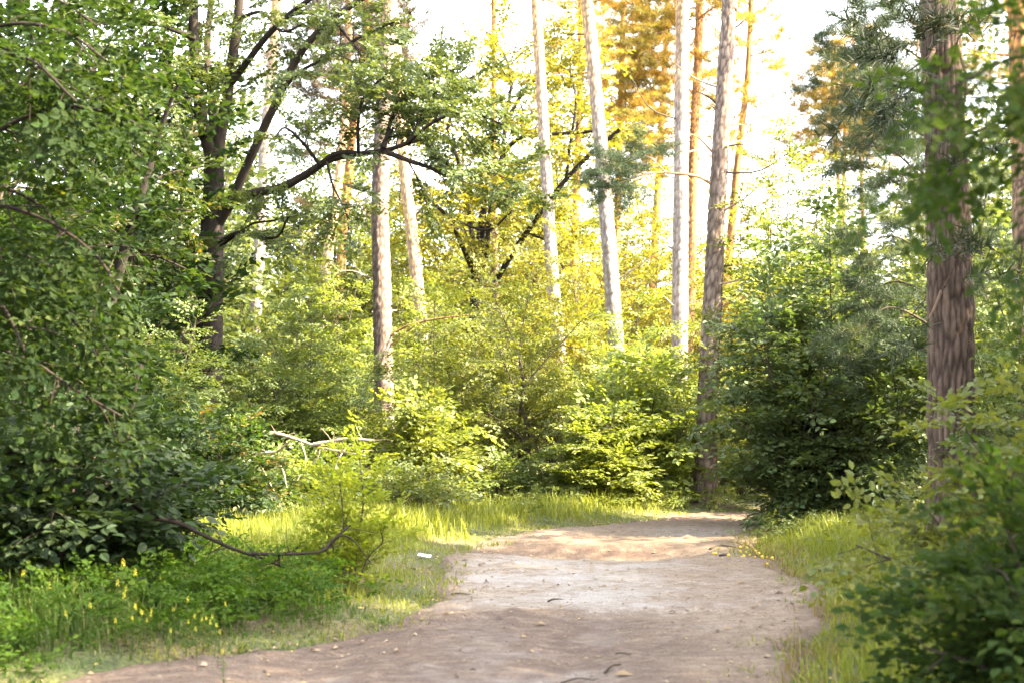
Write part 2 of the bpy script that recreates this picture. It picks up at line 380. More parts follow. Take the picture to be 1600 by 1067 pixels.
def road_z(x, y):
    z = (fbm(x * .5, y * .5, 21) - .5) * .07 + (fbm(x * 3.2, y * 1.6, 22) - .5) * .022 + (fbm(x * 12, y * 9, 23, 3) - .5) * .02 + .022 * np.maximum(0, fbm(x * 6, y * 4, 27, 3) - .58) * 4
    # rutted pothole across the middle of the road, with a steeper far bank
    def bowl(cx, cy, rx, ry, d, steep=.55):
        u = (x - cx) / rx; v = (y - cy) / np.where(y > cy, ry * steep, ry); q = u * u + v * v
        return -d * np.exp(-q * q * 1.1)
    z = z + bowl(1.2, 17.5, 1.2, 1.2, .17, .45) + bowl(-.15, 17.8, .8, .9, .09, .5) + bowl(.55, 17.0, .25, .5, .07) + bowl(1.6, 17.2, .3, .45, .06) + bowl(2.35, 19.6, .8, .5, .05)
    z = z + .015 * np.exp(-((y - 18.9 - .15 * np.sin(x * 2)) / .25) ** 2) * sstep(-.6, .3, x) * sstep(2.6, 1.8, x)
    for c, a in ((-1.35, .05), (.35, .045)):     # wheel tracks in the near brown part
        xc = c + .12 * (y - 9) ; z = z - a * np.exp(-((x - xc) / .28) ** 2) * sstep(12.5, 10.5, y)
    z = z + .03 * np.exp(-((y - 11.55 - .25 * np.sin(x * 1.3) - .1 * x) / .22) ** 2)
    return z
# forest floor: one sheet to the horizon, finer near the camera
gx = np.unique(np.concatenate([np.linspace(-900, -60, 12), np.linspace(-60, -14, 32), np.arange(-14, 14.01, .28), np.linspace(14, 60, 32), np.linspace(60, 900, 12)]))
gy = np.unique(np.concatenate([np.linspace(-300, -8, 12), np.arange(-8, 32.01, .28), np.linspace(32, 110, 50), np.linspace(110, 1400, 14)]))
GX, GY = np.meshgrid(gx, gy); GZ = terrain(GX, GY)
inside = road_depth(GX, GY)
GZ = GZ - .45 * sstep(-.05, .5, inside)
nx = len(gx); ii, jj = np.meshgrid(np.arange(len(gy) - 1), np.arange(nx - 1), indexing='ij'); b = ii * nx + jj
m_floor, N, L = new_mat('forest_floor')
tc = N.new('ShaderNodeTexCoord'); n1 = N.new('ShaderNodeTexNoise'); n1.inputs['Scale'].default_value = .9; n1.inputs['Detail'].default_value = 8
n2 = N.new('ShaderNodeTexNoise'); n2.inputs['Scale'].default_value = 26; n2.inputs['Detail'].default_value = 6
L.new(tc.outputs['Object'], n1.inputs[0]); L.new(tc.outputs['Object'], n2.inputs[0])
ra = ramp(N, [(.35, (.055, .070, .020)), (.5, (.085, .085, .028)), (.66, (.12, .085, .045))]); rb = ramp(N, [(.35, (.4, .4, .4)), (.65, (1.3, 1.25, 1.1))])
L.new(n1.outputs[0], ra.inputs[0]); L.new(n2.outputs[0], rb.inputs[0])
mm = node(N, 'ShaderNodeMix', data_type='RGBA', blend_type='MULTIPLY'); mm.inputs['Factor'].default_value = 1; L.new(ra.outputs[0], mm.inputs[6]); L.new(rb.outputs[0], mm.inputs[7])
pb = N.new('ShaderNodeBsdfPrincipled'); pb.inputs['Roughness'].default_value = .95; L.new(mm.outputs[2], pb.inputs['Base Color'])
bp = N.new('ShaderNodeBump'); bp.inputs['Strength'].default_value = .7; bp.inputs['Distance'].default_value = .05; L.new(n2.outputs[0], bp.inputs['Height']); L.new(bp.outputs[0], pb.inputs['Normal'])
oo = N.new('ShaderNodeOutputMaterial'); L.new(pb.outputs[0], oo.inputs[0])
g = obj('forest_floor', mesh_np('forest_floor', np.c_[GX.ravel(), GY.ravel(), GZ.ravel()], np.stack([b, b + 1, b + nx + 1, b + nx], -1).reshape(-1, 4), m_floor, True)); props(g, 'leafy forest floor under the trees and shrubs', None, None, 'structure')

# dirt road: strips between its two edges, its rims dipping under the verge
na, nb = 800, 110
A, B_ = resample(np.c_[LE, np.zeros(len(LE))], na)[:, :2], resample(np.c_[RE, np.zeros(len(RE))], na)[:, :2]
# pair the two edges by mid-line progress
ts = np.linspace(-.10, 1.10, nb)[None, :, None]
RP = A[:, None] + (B_ - A)[:, None] * ts
rx, ry = RP[..., 0], RP[..., 1]
en = edge_noise(rx, ry)
dl = np.minimum(ts[..., 0], 1 - ts[..., 0]) * np.linalg.norm(B_ - A, axis=1)[:, None]
RZ = road_z(rx, ry) - .30 * sstep(.12, -.35, dl + en * .6)
i2, j2 = np.meshgrid(np.arange(na - 1), np.arange(nb - 1), indexing='ij'); b2 = i2 * nb + j2
m_road, N, L = new_mat('packed_dirt')
tc = N.new('ShaderNodeTexCoord'); mp = N.new('ShaderNodeMapping'); mp.inputs['Scale'].default_value = (.75, 1.0, 1.0); L.new(tc.outputs['Object'], mp.inputs[0])
def nz(s, d=8, rough=.6, src=None):
    n = N.new('ShaderNodeTexNoise'); n.inputs['Scale'].default_value = s; n.inputs['Detail'].default_value = d; n.inputs['Roughness'].default_value = rough; L.new(src or mp.outputs[0], n.inputs[0]); return n
big, fine, grit = nz(1.1), nz(9), nz(70, 4)
pale = node(N, 'ShaderNodeAttribute', attribute_name='pale'); brown = node(N, 'ShaderNodeAttribute', attribute_name='brown')
def mix(f, a, b_, bt='MIX'):
    q = node(N, 'ShaderNodeMix', data_type='RGBA', blend_type=bt)
    (L.new(f, q.inputs['Factor']) if not isinstance(f, (int, float)) else setattr(q.inputs['Factor'], 'default_value', f))
    for k, v in ((6, a), (7, b_)):
        (L.new(v, q.inputs[k]) if not isinstance(v, tuple) else setattr(q.inputs[k], 'default_value', (*v, 1)))
    return q.outputs[2]
def math_(op, a, b_, clamp=True):
    q = node(N, 'ShaderNodeMath', operation=op, use_clamp=clamp)
    for k, v in ((0, a), (1, b_)):
        (L.new(v, q.inputs[k]) if not isinstance(v, (int, float)) else setattr(q.inputs[k], 'default_value', v))
    return q.outputs[0]
base = ramp(N, [(.30, (.125, .087, .058)), (.5, (.18, .130, .090)), (.68, (.235, .178, .128))]); L.new(fine.outputs[0], base.inputs[0])
pr = ramp(N, [(.42, (0, 0, 0)), (.58, (1, 1, 1))]); L.new(math_('ADD', math_('MULTIPLY', big.outputs[0], .55), math_('MULTIPLY', fine.outputs[0], .45)), pr.inputs[0])
c = mix(math_('MULTIPLY', pale.outputs['Fac'], pr.outputs[0]), base.outputs[0], (.27, .242, .222))
br = ramp(N, [(.40, (1, 1, 1)), (.64, (.45, .45, .45))]); L.new(math_('ADD', math_('MULTIPLY', big.outputs[0], .4), math_('MULTIPLY', fine.outputs[0], .6)), br.inputs[0])
c = mix(math_('MULTIPLY', brown.outputs['Fac'], br.outputs[0]), c, (.080, .050, .036))
gr = ramp(N, [(.37, (.42, .37, .32)), (.5, (1, 1, 1)), (.68, (1.15, 1.15, 1.15))]); L.new(grit.outputs[0], gr.inputs[0])
c = mix(1.0, c, gr.outputs[0], 'MULTIPLY')
pb = N.new('ShaderNodeBsdfPrincipled'); L.new(c, pb.inputs['Base Color'])
rr = N.new('ShaderNodeMapRange'); rr.inputs[3].default_value = .85; rr.inputs[4].default_value = .52; L.new(pale.outputs['Fac'], rr.inputs[0]); L.new(rr.outputs[0], pb.inputs['Roughness'])
pb.inputs['Specular IOR Level'].default_value = .4
bp = N.new('ShaderNodeBump'); bp.inputs['Strength'].default_value = .9; bp.inputs['Distance'].default_value = .03
L.new(math_('ADD', math_('MULTIPLY', fine.outputs[0], .7, False), math_('MULTIPLY', grit.outputs[0], .35, False), False), bp.inputs['Height']); L.new(bp.outputs[0], pb.inputs['Normal'])
oo = N.new('ShaderNodeOutputMaterial'); L.new(pb.outputs[0], oo.inputs[0])
jit = (fbm(rx * 1.3, ry * .9, 31) - .5)
# wear: pale silt in the middle, brown mud near and in the hollow
paleA = sstep(11.3, 12.2, ry + jit * 2 - .1 * rx) * sstep(17.3, 16.4, ry + jit * 1.5) * sstep(2.6, 1.2, rx + jit * 2) * sstep(-.05, .5, dl)
paleA = np.maximum(paleA, .7 * sstep(18.9, 19.4, ry + jit * .5) * sstep(21, 20.3, ry) * sstep(1.5, 2.4, rx))
paleA = np.maximum(paleA, 1.0 * sstep(7.8, 9.0, ry) * sstep(11.8, 10.8, ry) * np.exp(-((rx - .1 - jit * 2 - .35 * (ry - 9.5)) / .6) ** 2) * sstep(.42, .62, fbm(rx * 2.2 + ry * 1.1, ry * 1.3 - rx * .9, 39)))
brownA = sstep(12.1, 11.2, ry + jit * 1.6 - .12 * rx) * sstep(2.2, .6, rx + jit * 2) * .95
brownA = np.maximum(brownA, np.exp(-(((rx - .7) / 1.7) ** 4 + ((ry - 18.0) / 1.0) ** 4)) * .8)
brownA = np.maximum(brownA, 1.6 * np.exp(-(((rx - 1.15 + jit) / 1.0) ** 4 + ((ry - 18.05 - .12 * np.sin(rx * 3)) / .28) ** 2)) * (.4 + fbm(rx * 4, ry * 7, 37)))
brownA = np.maximum(brownA, .6 * np.exp(-(((rx - 3.1) / .5) ** 2 + ((ry - 17.4) / 1.2) ** 2)))
brownA = np.maximum(brownA, .7 * sstep(20.4, 21.5, ry + jit))
brownA = np.maximum(brownA, .75 * sstep(.35, 0, dl + en * .8))
rd = obj('dirt_road', mesh_np('dirt_road', np.stack([rx, ry, RZ], -1).reshape(-1, 3), np.stack([b2, b2 + 1, b2 + nb + 1, b2 + nb], -1).reshape(-1, 4), m_road, True, point={'pale': paleA, 'brown': brownA})); props(rd, 'rutted sandy dirt road bending right between the trees', None, None, 'structure')
def on_ground(x, y):
    x, y = np.float64(x), np.float64(y)
    return float(road_z(x, y) if road_depth(x, y) > .1 else terrain(x, y))

# ------------------------------------------------------------------ trunks
def trunk_mesh(name, P, rad, sides, step, mat, amp, cw, ch, warm=(99, 100), warm_add=0.0, seed=0, flare=.0):
    L_ = np.linalg.norm(np.diff(np.asarray(P), axis=0), axis=1).sum(); n = max(6, int(L_ / step))
    Ls0 = np.concatenate([[0], np.cumsum(np.linalg.norm(np.diff(np.asarray(P), axis=0), axis=1))])
    Q = resample(P, n); s = np.linspace(0, L_, n); r = np.interp(s, Ls0, rad)
    if flare: r = r * (1 + flare * np.exp(-s / .35))
    th = np.arange(sides) / sides
    cells = max(4, round(2 * np.pi * float(np.mean(r)) / cw))
    U = np.tile(th[None] * cells, (n, 1)); V = np.tile((s / ch)[:, None], (1, sides))
    cxx, cyy = np.cos(th * 6.283)[None] * cells / 6.283, np.sin(th * 6.283)[None] * cells / 6.283
    U = U + 0.7 * (fbm(cxx * .7 + V * .9 + 50, cyy * .7 + V * .35 + 50, seed, 3) - .5); V = V + 1.0 * (fbm(cxx * .9 + V * .3 + 20, cyy * .9 + V * .8 + 20, seed + 7, 3) - .5)
    f1, f2, cid = worley(np.mod(U, cells), V, cells, seed)
    e = np.clip((f2 - f1) * 2.2, 0, 1); pl = e * (.6 + .4 * cid)
    if sides > 60:                                                        # finer flakes on the plates of a near trunk
        g1, g2, gid = worley(np.mod(U * 2.3, cells * 2.3), V * 3.1, cells * 2.3, seed + 1); pl = pl * (.68 + .32 * np.clip((g2 - g1) * 2.5, 0, 1) * (.5 + .5 * gid) * 1.3)
    low = (fbm(np.cos(th * 6.283)[None] * 1.2 + V * .25, np.sin(th * 6.283)[None] * 1.2 + V * .2, seed + 3) - .5) * .16
    disp = amp * (pl - .7) + r[:, None] * low
    v, f = tube(Q, r, sides, disp)
    z = v[:, 2].reshape(n, sides)
    wm = np.clip(sstep(warm[0], warm[1], z + (fbm(U * .5, V * .5, seed + 4) - .5) * 3) + warm_add, 0, 1)
    return mesh_np(name, v, f, mat, True, point={'plate': pl, 'warm': wm})
def wood_mesh(name, VF, mat, warm=0.0):
    v, f = VF
    return mesh_np(name, v, f, mat, True, point={'plate': np.full(len(v), .8), 'warm': np.full(len(v), warm)})

def px_line(pts, Y, dY=0.0):
    n = len(pts); return np.array([pos(x, y, Y + dY * i / max(1, n - 1)) for i, (x, y) in enumerate(pts)])

def crown_branches(rng, base, top, r, n, low=.0, up=.3):
    """pine limbs around the line base -> top"""
    out = []
    for i in range(n):
        t = (i + rng.uniform(0, 1)) / n; q = base + (top - base) * t; a = i * 2.4 + rng.uniform(-.4, .4)
        ln = r * (1.05 - .75 * t ** 1.5) * rng.uniform(.6, 1.1)
        d = np.array([math.cos(a), math.sin(a), up * rng.uniform(.3, 1.3)])
        out.append((np.array([q, q + d * ln * .5 + [0, 0, -.03 * ln], q + d * ln + [0, 0, .05 * ln]]), .018 + .018 * ln, .006, 1.0, .35))
    return out

def pine(label, pts, Y, wpx, mat='pine', warm=(8, 12), warm_add=0.0, crown=None, stubs=0, seed=0, detail=1, group='pine trunks along the track', full=19.0, extra=(), needle='needle'):
    """pts: trunk in photograph pixels from low to high; wpx: its width there (first, last)"""
    rng = np.random.default_rng(1000 + seed)
    V = px_line(pts, Y)
    d0 = (V[1] - V[0]) / (V[1][2] - V[0][2])
    base = V[0] - d0 * V[0][2] if V[0][2] > .1 else V[0]
    bz = float(terrain(np.float64(base[0]), np.float64(base[1]))) - .05
    base = base + d0 * bz
    k = Y / FPX; r0, r1 = wpx[0] * k / 2, wpx[1] * k / 2
    zs = V[:, 2]; rr_ = r0 + (r1 - r0) * (zs - zs[0]) / max(zs[-1] - zs[0], 1e-6)
    slope = (r1 - r0) / max(zs[-1] - zs[0], 1e-6)
    rb = r0 - slope * (zs[0] - base[2]) * .8
    dt = nrm(V[-1] - V[-2]); dt = nrm(dt * .5 + np.array([0, 0, .5]))
    top = V[-1] + dt * max(.8, (full - V[-1][2]))
    P = np.vstack([base, V, top]) if V[0][2] > .3 else np.vstack([base, V[1:], top])
    rad = np.concatenate([[rb], rr_ if V[0][2] > .3 else rr_[1:], [max(.03, r1 * .25)]])
    root = thing('pine_tree', label, 'pine tree', tuple(base), group)
    Pl = P - base
    if detail >= 2: sides, step, amp = 96, .026, .038
    elif detail == 1: sides, step, amp = 36, .05, .022
    else: sides, step, amp = 12, .3, .012
    obj('trunk', trunk_mesh('pine_trunk', Pl, rad, sides, step, M[mat], amp, (.05 if detail == 2 else .07) if detail else .1, (.42 if detail == 2 else .20) if detail else .3, (warm[0], warm[1]), warm_add, seed, .25), root)
    # dead branch stubs on the bare trunk
    Q = resample(Pl, 200)
    for i in range(stubs):
        z = rng.uniform(3.2, V[-1][2]); j = int(np.argmin(abs(Q[:, 2] + base[2] - z))); a = rng.choice([0, math.pi]) + rng.uniform(-.8, .8)
        d = np.array([math.cos(a), math.sin(a), rng.uniform(.05, .7)]); ln = rng.choice([.12, .3, .6, 1.1]) * rng.uniform(.7, 1.3)
        r = np.interp(z, P[:, 2], rad); q = Q[j] + np.array([math.cos(a), math.sin(a), 0]) * r * .6
        T = [tube(resample([q, q + d * ln * .5 + rng.normal(0, .05 * ln, 3), q + d * ln + np.array([0, 0, rng.uniform(-.2, .3) * ln])], 7), np.linspace(.022 if ln > .4 else .026, .006, 7), 6)]
        if ln > .5:
            e = T[0][0][-20:].mean(0); T.append(tube(np.array([e, e + nrm(rng.normal(0, 1, 3) + d) * .25, e + nrm(rng.normal(0, 1, 3) + d) * .4]), [.008, .006, .003], 4))
        obj('dead_branch', wood_mesh('pine_stub', join(T), M['stem'] if i % 3 else M['dead']), root)
    limbs = []
    if crown:
        z0, z1, rc, n = crown
        at = lambda z: Q[int(np.argmin(abs(Q[:, 2] + base[2] - z)))]
        limbs += crown_branches(rng, at(z0), at(z1), rc, n)
    for pl, y2, lf in extra:
        P2 = px_line(pl, Y, y2) - base; limbs.append((P2, .035, .008, lf, .25))
    if limbs:
        woods, fr = grow(limbs, rng, side=.8, every=.28, sp_every=.3, up=.2, droop=0, lateral=.6)
        for wd in woods: obj('branch', wood_mesh('pine_branch', wd, M['pine_rugged'] if detail == 2 else M['pine'], .1 if detail == 2 else .6), root)
        if fr is not None:
            hidden = fr[0][:, 2] + base[2] > EYE + Y * .30 + 1.2          # above the picture: coarser
            parts_ = [place(TPL[t_], rng, *[q_[m_] for q_ in fr]) for t_, m_ in (('pine', ~hidden), ('pine_sparse', hidden)) if m_.any()]
            lv = [np.concatenate(q_) for q_ in zip(*parts_)]
            obj('needle_crown', leaves_mesh('pine_needles', lv, 'needle_far', M[needle]), root, 'stuff')
    return root

# ------------------------------------------------------------------ shrubs and broadleaf trees
def make_shrub(seed, h, r, stems, tpl, leaf, mat, side=.8, every=.17, sp=.13, start=.22, droop=.15, up=.15, stem_r=.02, upright=.5):
    rng = np.random.default_rng(seed); limbs = []
    for i in range(stems):
        a = i * 2.4 + rng.uniform(-.4, .4); ring = math.sqrt((i + .5) / stems)
        el = (1 - ring ** 1.6) ; hh = h * (.32 + .62 * el) * rng.uniform(.85, 1.1)
        rr_ = r * (ring * .95) * rng.uniform(.75, 1.05)
        b0 = np.array([math.cos(a), math.sin(a), 0]) * .12 * r
        e = np.array([math.cos(a) * rr_, math.sin(a) * rr_, hh])
        m_ = np.array([math.cos(a) * rr_ * upright, math.sin(a) * rr_ * upright, hh * .62]) + rng.normal(0, .05 * h, 3)
        limbs.append((np.array([b0 + [0, 0, -.08], (b0 + m_) / 2 + [0, 0, .05 * h], m_, e]), stem_r * rng.uniform(.8, 1.4), .006, 1.0))
    woods, fr = grow(limbs, rng, side=side, every=every, sp_every=sp, start=start, up=up, droop=droop)
    # low boughs must not sink under the ground
    fr[0][:, 2] = np.maximum(fr[0][:, 2], .06)
    lv = place(TPL[tpl], rng, *fr)
    lv[0][:, 2] = np.maximum(lv[0][:, 2], .03)
    return dict(wood=[wood_mesh('shrub_stem', w_, M['stem']) for w_ in woods], leaves=lv, leaf=leaf, mat=mat, foliage=None)
def shrub_at(pr, label, cat, px, Y, rz, sc=1.0, mat=None, name='shrub', group='shrubs along the track', z=None):
    x = ground_x(px, Y); zz = float(terrain(np.float64(x), np.float64(Y))) if z is None else z
    root = thing(name, label, cat, (x, Y, zz), group, rz, sc)
    if pr['foliage'] is None: pr['foliage'] = leaves_mesh('shrub_foliage', pr['leaves'], pr['leaf'], M[pr['mat']])
    for m_ in pr['wood']: obj('stem', m_, root)
    obj('foliage', pr['foliage'], root, 'stuff', M[mat] if mat else None)
    return root
def leafy(root, lv, leaf, mat, n=300, cell=18, name='foliage'):
    """foliage of one near plant: its n largest visible leaves as objects, the rest as one mesh"""
    p, f, u, s, t = lv
    o = np.array(root.location)
    X, Yp, D = proj(p + o)
    ok = (X > 0) & (X < 1600) & (Yp > 0) & (Yp < 1067) & (D > .5)
    idx = np.where(ok)[0]; idx = idx[np.argsort(D[idx])]
    key = (X[idx] // cell).astype(int) * 1000 + (Yp[idx] // cell).astype(int)
    _, first = np.unique(key, return_index=True); cand = idx[first]
    cand = cand[np.argsort(-(s[cand] / D[cand]))][:n]
    T, F = LEAF[leaf]
    lms = [mesh_np('leaf', T, F, M[mat], face={'tint': np.full(len(F), .08 + .84 * k / 7)}) for k in range(8)]
    y = nrm(f); x = nrm(np.cross(y, u)); zv = np.cross(x, y)
    for c_ in cand:
        ob = obj('leaf', lms[int(min(.999, t[c_]) * 8)], root)
        mt = Matrix.Identity(4)
        for k in range(3):
            mt[k][0], mt[k][1], mt[k][2], mt[k][3] = x[c_][k] * s[c_], y[c_][k] * s[c_], zv[c_][k] * s[c_], p[c_][k]
        ob.matrix_basis = mt
    keep = np.ones(len(p), bool); keep[cand] = False
    obj(name, leaves_mesh('leaf_mass', [a[keep] for a in lv], leaf, M[mat]), root, 'stuff')

def px_tree(name, label, cat, base_px, Y, limbs, tpl, leaf, mat, bark='wood', seed=0, side=1.0, every=.22, sp=.16, nleaf=0, trunk=None, trunk_detail=(36, .05, .02, .05, .16), group=None, up=.15, droop=.1, start=.2, lateral=.75):
    """limbs: (pixel line, dY, width first, width last, leafiness, start)"""
    rng = np.random.default_rng(seed)
    x = ground_x(base_px, Y); base = np.array([x, Y, float(terrain(np.float64(x), np.float64(Y))) - .05])
    root = thing(name, label, cat, tuple(base), group)
    k = Y / FPX
    if trunk is not None:
        P = np.vstack([np.zeros(3), px_line(trunk[0], Y) - base]); wd = trunk[1]
        sd_, st, am, cw, ch = trunk_detail
        obj('trunk', trunk_mesh('tree_trunk', P, np.array([wd[0]] + list(wd)) * k / 2, sd_, st, M[bark], am, cw, ch, seed=seed, flare=.3), root)
    L_ = [(px_line(pl, Y + (d0 if isinstance(d, tuple) else 0), (d[1] - d[0]) if isinstance(d, tuple) else d) - base, w0 * k / 2, w1 * k / 2, lf, st2) for (pl, d, w0, w1, lf, st2) in limbs for d0 in [d[0] if isinstance(d, tuple) else 0]]
    woods, fr = grow(L_, rng, side=side, every=every, sp_every=sp, up=up, droop=droop, start=start, lateral=lateral)
    for wdm, l in zip(woods, L_): obj('limb', wood_mesh('tree_limb', wdm, M['wood'] if l[1] < .08 else M[bark]), root)
    lv = place(TPL[tpl], rng, *fr)
    if nleaf: leafy(root, lv, leaf, mat, nleaf)
    else: obj('crown', leaves_mesh('tree_crown', lv, leaf, M[mat]), root, 'stuff')
    return root
# ------------------------------------------------------------------ pines
T1 = [(600, 640), (597, 450), (594, 330), (597, 230), (603, 100), (607, 0), (609, -60)]
pine('straight grey-brown pine right behind the dark oak bough, with short dead stubs', T1, 30.0, (31, 24), 'pine', (9.2, 11.5), crown=(12.5, 17, 2.2, 14), stubs=11, seed=1,
     extra=[([(605, 528), (640, 508), (690, 497), (740, 492)], -1.0, 0), ([(603, 545), (640, 515), (665, 500)], -.6, 0)])
pine('pale peach-coloured pine leaning left, next right of the grey-brown stubbed pine', [(660, 560), (657, 500), (645, 380), (631, 250), (622, 120), (612, 0), (608, -60)], 38.0, (21, 16), 'pine_pale', (2, 7), crown=(15, 19, 2.2, 14), stubs=5, seed=2)
pine('thin pale pine trunk leaning right, left of the vivid orange one', [(496, 540), (503, 470), (512, 400), (522, 330), (533, 250), (541, 150), (545, 0), (546, -60)], 47.0, (17, 11), 'pine_pale', (5, 9), warm_add=.35, crown=(11, 18, 2.0, 18), stubs=3, seed=3, needle='needle_dead')
pine('vivid orange pine trunk left of the grey-brown stubbed pine', [(522, 540), (527, 480), (535, 380), (545, 270), (556, 150), (572, 60), (576, -60)], 49.0, (17, 12), 'pine', (3, 6), warm_add=.6, crown=(12.5, 18, 2.4, 20), stubs=3, seed=4,
     extra=[([(540, 330), (500, 350), (470, 372)], -1, .7), ([(541, 300), (575, 330), (590, 350)], 0, .5), ([(556, 150), (520, 160), (490, 172)], 0, .8), ([(550, 200), (500, 235), (470, 240)], 0, .7)], needle='needle_dead')
pine('whitish pine trunk seen between the dark oak and its low bough', [(396, 560), (402, 450), (408, 330), (416, 200), (426, 90), (432, 0), (435, -60)], 40.0, (19, 15), 'pine_pale', (9, 13), crown=(16, 20, 2.0, 12), stubs=3, seed=5)
pine('tall whitish pine leaning left, leftmost of the pale trunks in the centre', [(872, 520), (863, 430), (856, 310), (848, 180), (841, 60), (837, 0), (834, -60)], 38.0, (21, 15), 'pine_pale', (7, 13), crown=(16.5, 21, 2.2, 14), stubs=5, seed=6)
pine('slim orange pine with one bright edge between the two leaning whitish pines', [(893, 540), (896, 470), (898, 380), (902, 260), (906, 150), (908, 0), (909, -60)], 52.0, (14, 9), 'pine', (2, 5), warm_add=.6, crown=(12, 18, 2.2, 16), stubs=3, seed=7, detail=0, needle='needle_gold')
pine('whitish pine with knots leaning left, passing behind a tuft of needles', [(972, 640), (965, 560), (955, 430), (948, 340), (936, 200), (925, 80), (917, 0), (913, -60)], 32.0, (26, 19), 'pine_pale', (6.5, 12), crown=(13, 18, 2.2, 14), stubs=9, seed=8)
pine('thin orange pine just behind the knotted whitish one', [(962, 500), (963, 420), (965, 330), (968, 240), (972, 100), (975, -60)], 56.0, (12, 9), 'pine', (2, 5), warm_add=.55, crown=(14, 19, 2.0, 14), seed=9, detail=0, needle='needle_gold')
pine('straight whitish pine, left of the pine that stands at the road', [(1060, 640), (1062, 560), (1063, 420), (1064, 280), (1065, 130), (1067, 0), (1067, -60)], 33.0, (27, 21), 'pine_pale', (7, 13), crown=(13, 18, 2.2, 14), stubs=9, seed=10)
pine('orange pine with hanging golden needles behind the straight whitish pine', [(1076, 520), (1080, 400), (1083, 260), (1088, 150), (1092, 60), (1094, -60)], 48.0, (17, 13), 'pine', (3, 6), warm_add=.5, crown=(14.5, 18, 1.8, 14), stubs=3, seed=11, needle='needle_gold',
     extra=[([(1086, 200), (1040, 190), (1000, 200), (975, 235)], -1, 2.2), ([(1088, 150), (1050, 120), (1010, 110), (985, 140)], .5, 2.4), ([(1090, 90), (1050, 60), (1010, 50), (985, 75)], -.5, 2.4), ([(1092, 50), (1040, 20), (1000, 5), (975, 20)], .8, 2.2), ([(1086, 180), (1040, 160), (1000, 165), (970, 190)], 1.4, 2.2), ([(1086, 225), (1050, 215), (1015, 235), (1000, 270)], -.3, 1.8), ([(1088, 130), (1120, 150), (1150, 140)], .3, 1.4), ([(1086, 210), (1115, 225), (1150, 215)], .8, 1.2), ([(1087, 170), (1110, 120), (1120, 90)], 0, .9), ([(1092, 40), (1110, 10), (1125, -10)], 0, .9), ([(1086, 210), (1050, 230), (1015, 215)], .4, 1.0)])
pine('tall pine with plated bark rising straight from the road edge at the bend', [(1102, 792), (1103, 700), (1107, 600), (1112, 500), (1120, 330), (1128, 190), (1136, 60), (1140, 0), (1143, -60)], 25.0, (37, 22), 'pine', (9, 14), crown=(11.5, 17, 2.0, 14), stubs=14, seed=12, detail=1,
     extra=[([(1112, 288), (1090, 276), (1060, 272), (1020, 270), (985, 280), (945, 300)], -.8, .0), ([(1118, 480), (1150, 470), (1190, 450)], .3, 0), ([(1124, 250), (1090, 215), (1070, 210)], 0, 0), ([(1128, 200), (1150, 195), (1175, 200)], .2, 0)])
pine('thin orange pine leaning right of the roadside pine, with yellowish needles', [(1136, 450), (1142, 370), (1151, 270), (1160, 190), (1168, 120), (1174, 0), (1176, -60)], 52.0, (14, 8), 'pine', (2, 5), warm_add=.6, crown=(14.5, 18, 1.2, 8), seed=13, detail=0, needle='needle_gold',
     extra=[([(1160, 200), (1185, 180), (1205, 195)], 0, 1.0), ([(1150, 280), (1180, 265), (1200, 290)], .5, 1.1), ([(1148, 310), (1165, 320), (1185, 345)], 0, 1.0), ([(1168, 120), (1190, 100), (1215, 110)], 0, .9), ([(1165, 150), (1140, 130), (1120, 135)], 0, .6)])
pine('blurred thin orange pine far off, left of the straight whitish pine', [(1018, 480), (1022, 400), (1028, 300), (1033, 200), (1040, 80), (1046, -60)], 62.0, (13, 9), 'pine', (2, 5), warm_add=.5, crown=(14, 19, 2.2, 14), seed=14, detail=0, needle='needle_gold')
pine('dark thin pine trunk high above the yellow-green oak clump', [(773, 420), (773, 300), (772, 180), (772, 60), (771, -60)], 46.0, (11, 8), 'pine', (7, 12), warm_add=.2, crown=(16, 20, 2.0, 12), stubs=4, seed=15, detail=0,
     extra=[([(773, 330), (790, 300), (810, 290)], 0, .0)])
pine('thick rugged pine with deeply furrowed bark by the right foreground bushes', [(1490, 790), (1487, 650), (1486, 520), (1482, 380), (1476, 220), (1471, 80), (1468, 0), (1466, -60)], 16.0, (79, 58), 'pine_rugged', (6.2, 9), crown=(8.5, 14, 2.2, 12), stubs=0, seed=16, detail=2, full=16,
     extra=[([(1478, 250), (1500, 215), (1530, 205), (1555, 190)], -.6, .4), ([(1470, 60), (1450, 100), (1440, 150)], -.7, .5), ([(1472, 30), (1495, 70), (1510, 130), (1500, 190)], -.5, .35), ([(1470, 10), (1440, 40), (1432, 90)], -.6, .5), ([(1480, 430), (1465, 470), (1450, 500)], -.5, .3)])
pine('dark reddish pine trunk cut off by the right top corner', [(1603, 400), (1599, 250), (1595, 100), (1591, 0), (1589, -60)], 23.0, (40, 33), 'pine', (5, 9), warm_add=.25, crown=(10.5, 16, 2.0, 12), seed=17)
pine('thin bright orange pine at the right edge behind the blurred leaves', [(1587, 420), (1588, 300), (1590, 200), (1592, 100), (1594, -60)], 42.0, (14, 11), 'pine', (2, 5), warm_add=.65, crown=(11, 17, 2.2, 18), seed=18, detail=0, needle='needle_gold')
for i, (pts, dy, lb) in enumerate([([(1312, 330), (1308, 250), (1303, 190), (1300, 110)], 66, 'faint slender pine, leftmost of three before the white sky on the right'),
                                   ([(1318, 330), (1319, 250), (1321, 170), (1320, 90)], 70, 'faint slender pine, middle one of three before the white sky on the right'),
                                   ([(1348, 340), (1345, 250), (1342, 190), (1335, 100)], 64, 'faint forked pine, rightmost of three before the white sky on the right')]):
    pine(lb, pts, float(dy), (7, 6), 'pine', (3, 6), warm_add=.6, crown=(13.5, 19, 2.0, 22), seed=40 + i, detail=0, needle='needle_gold', group='slender pines before the sky')

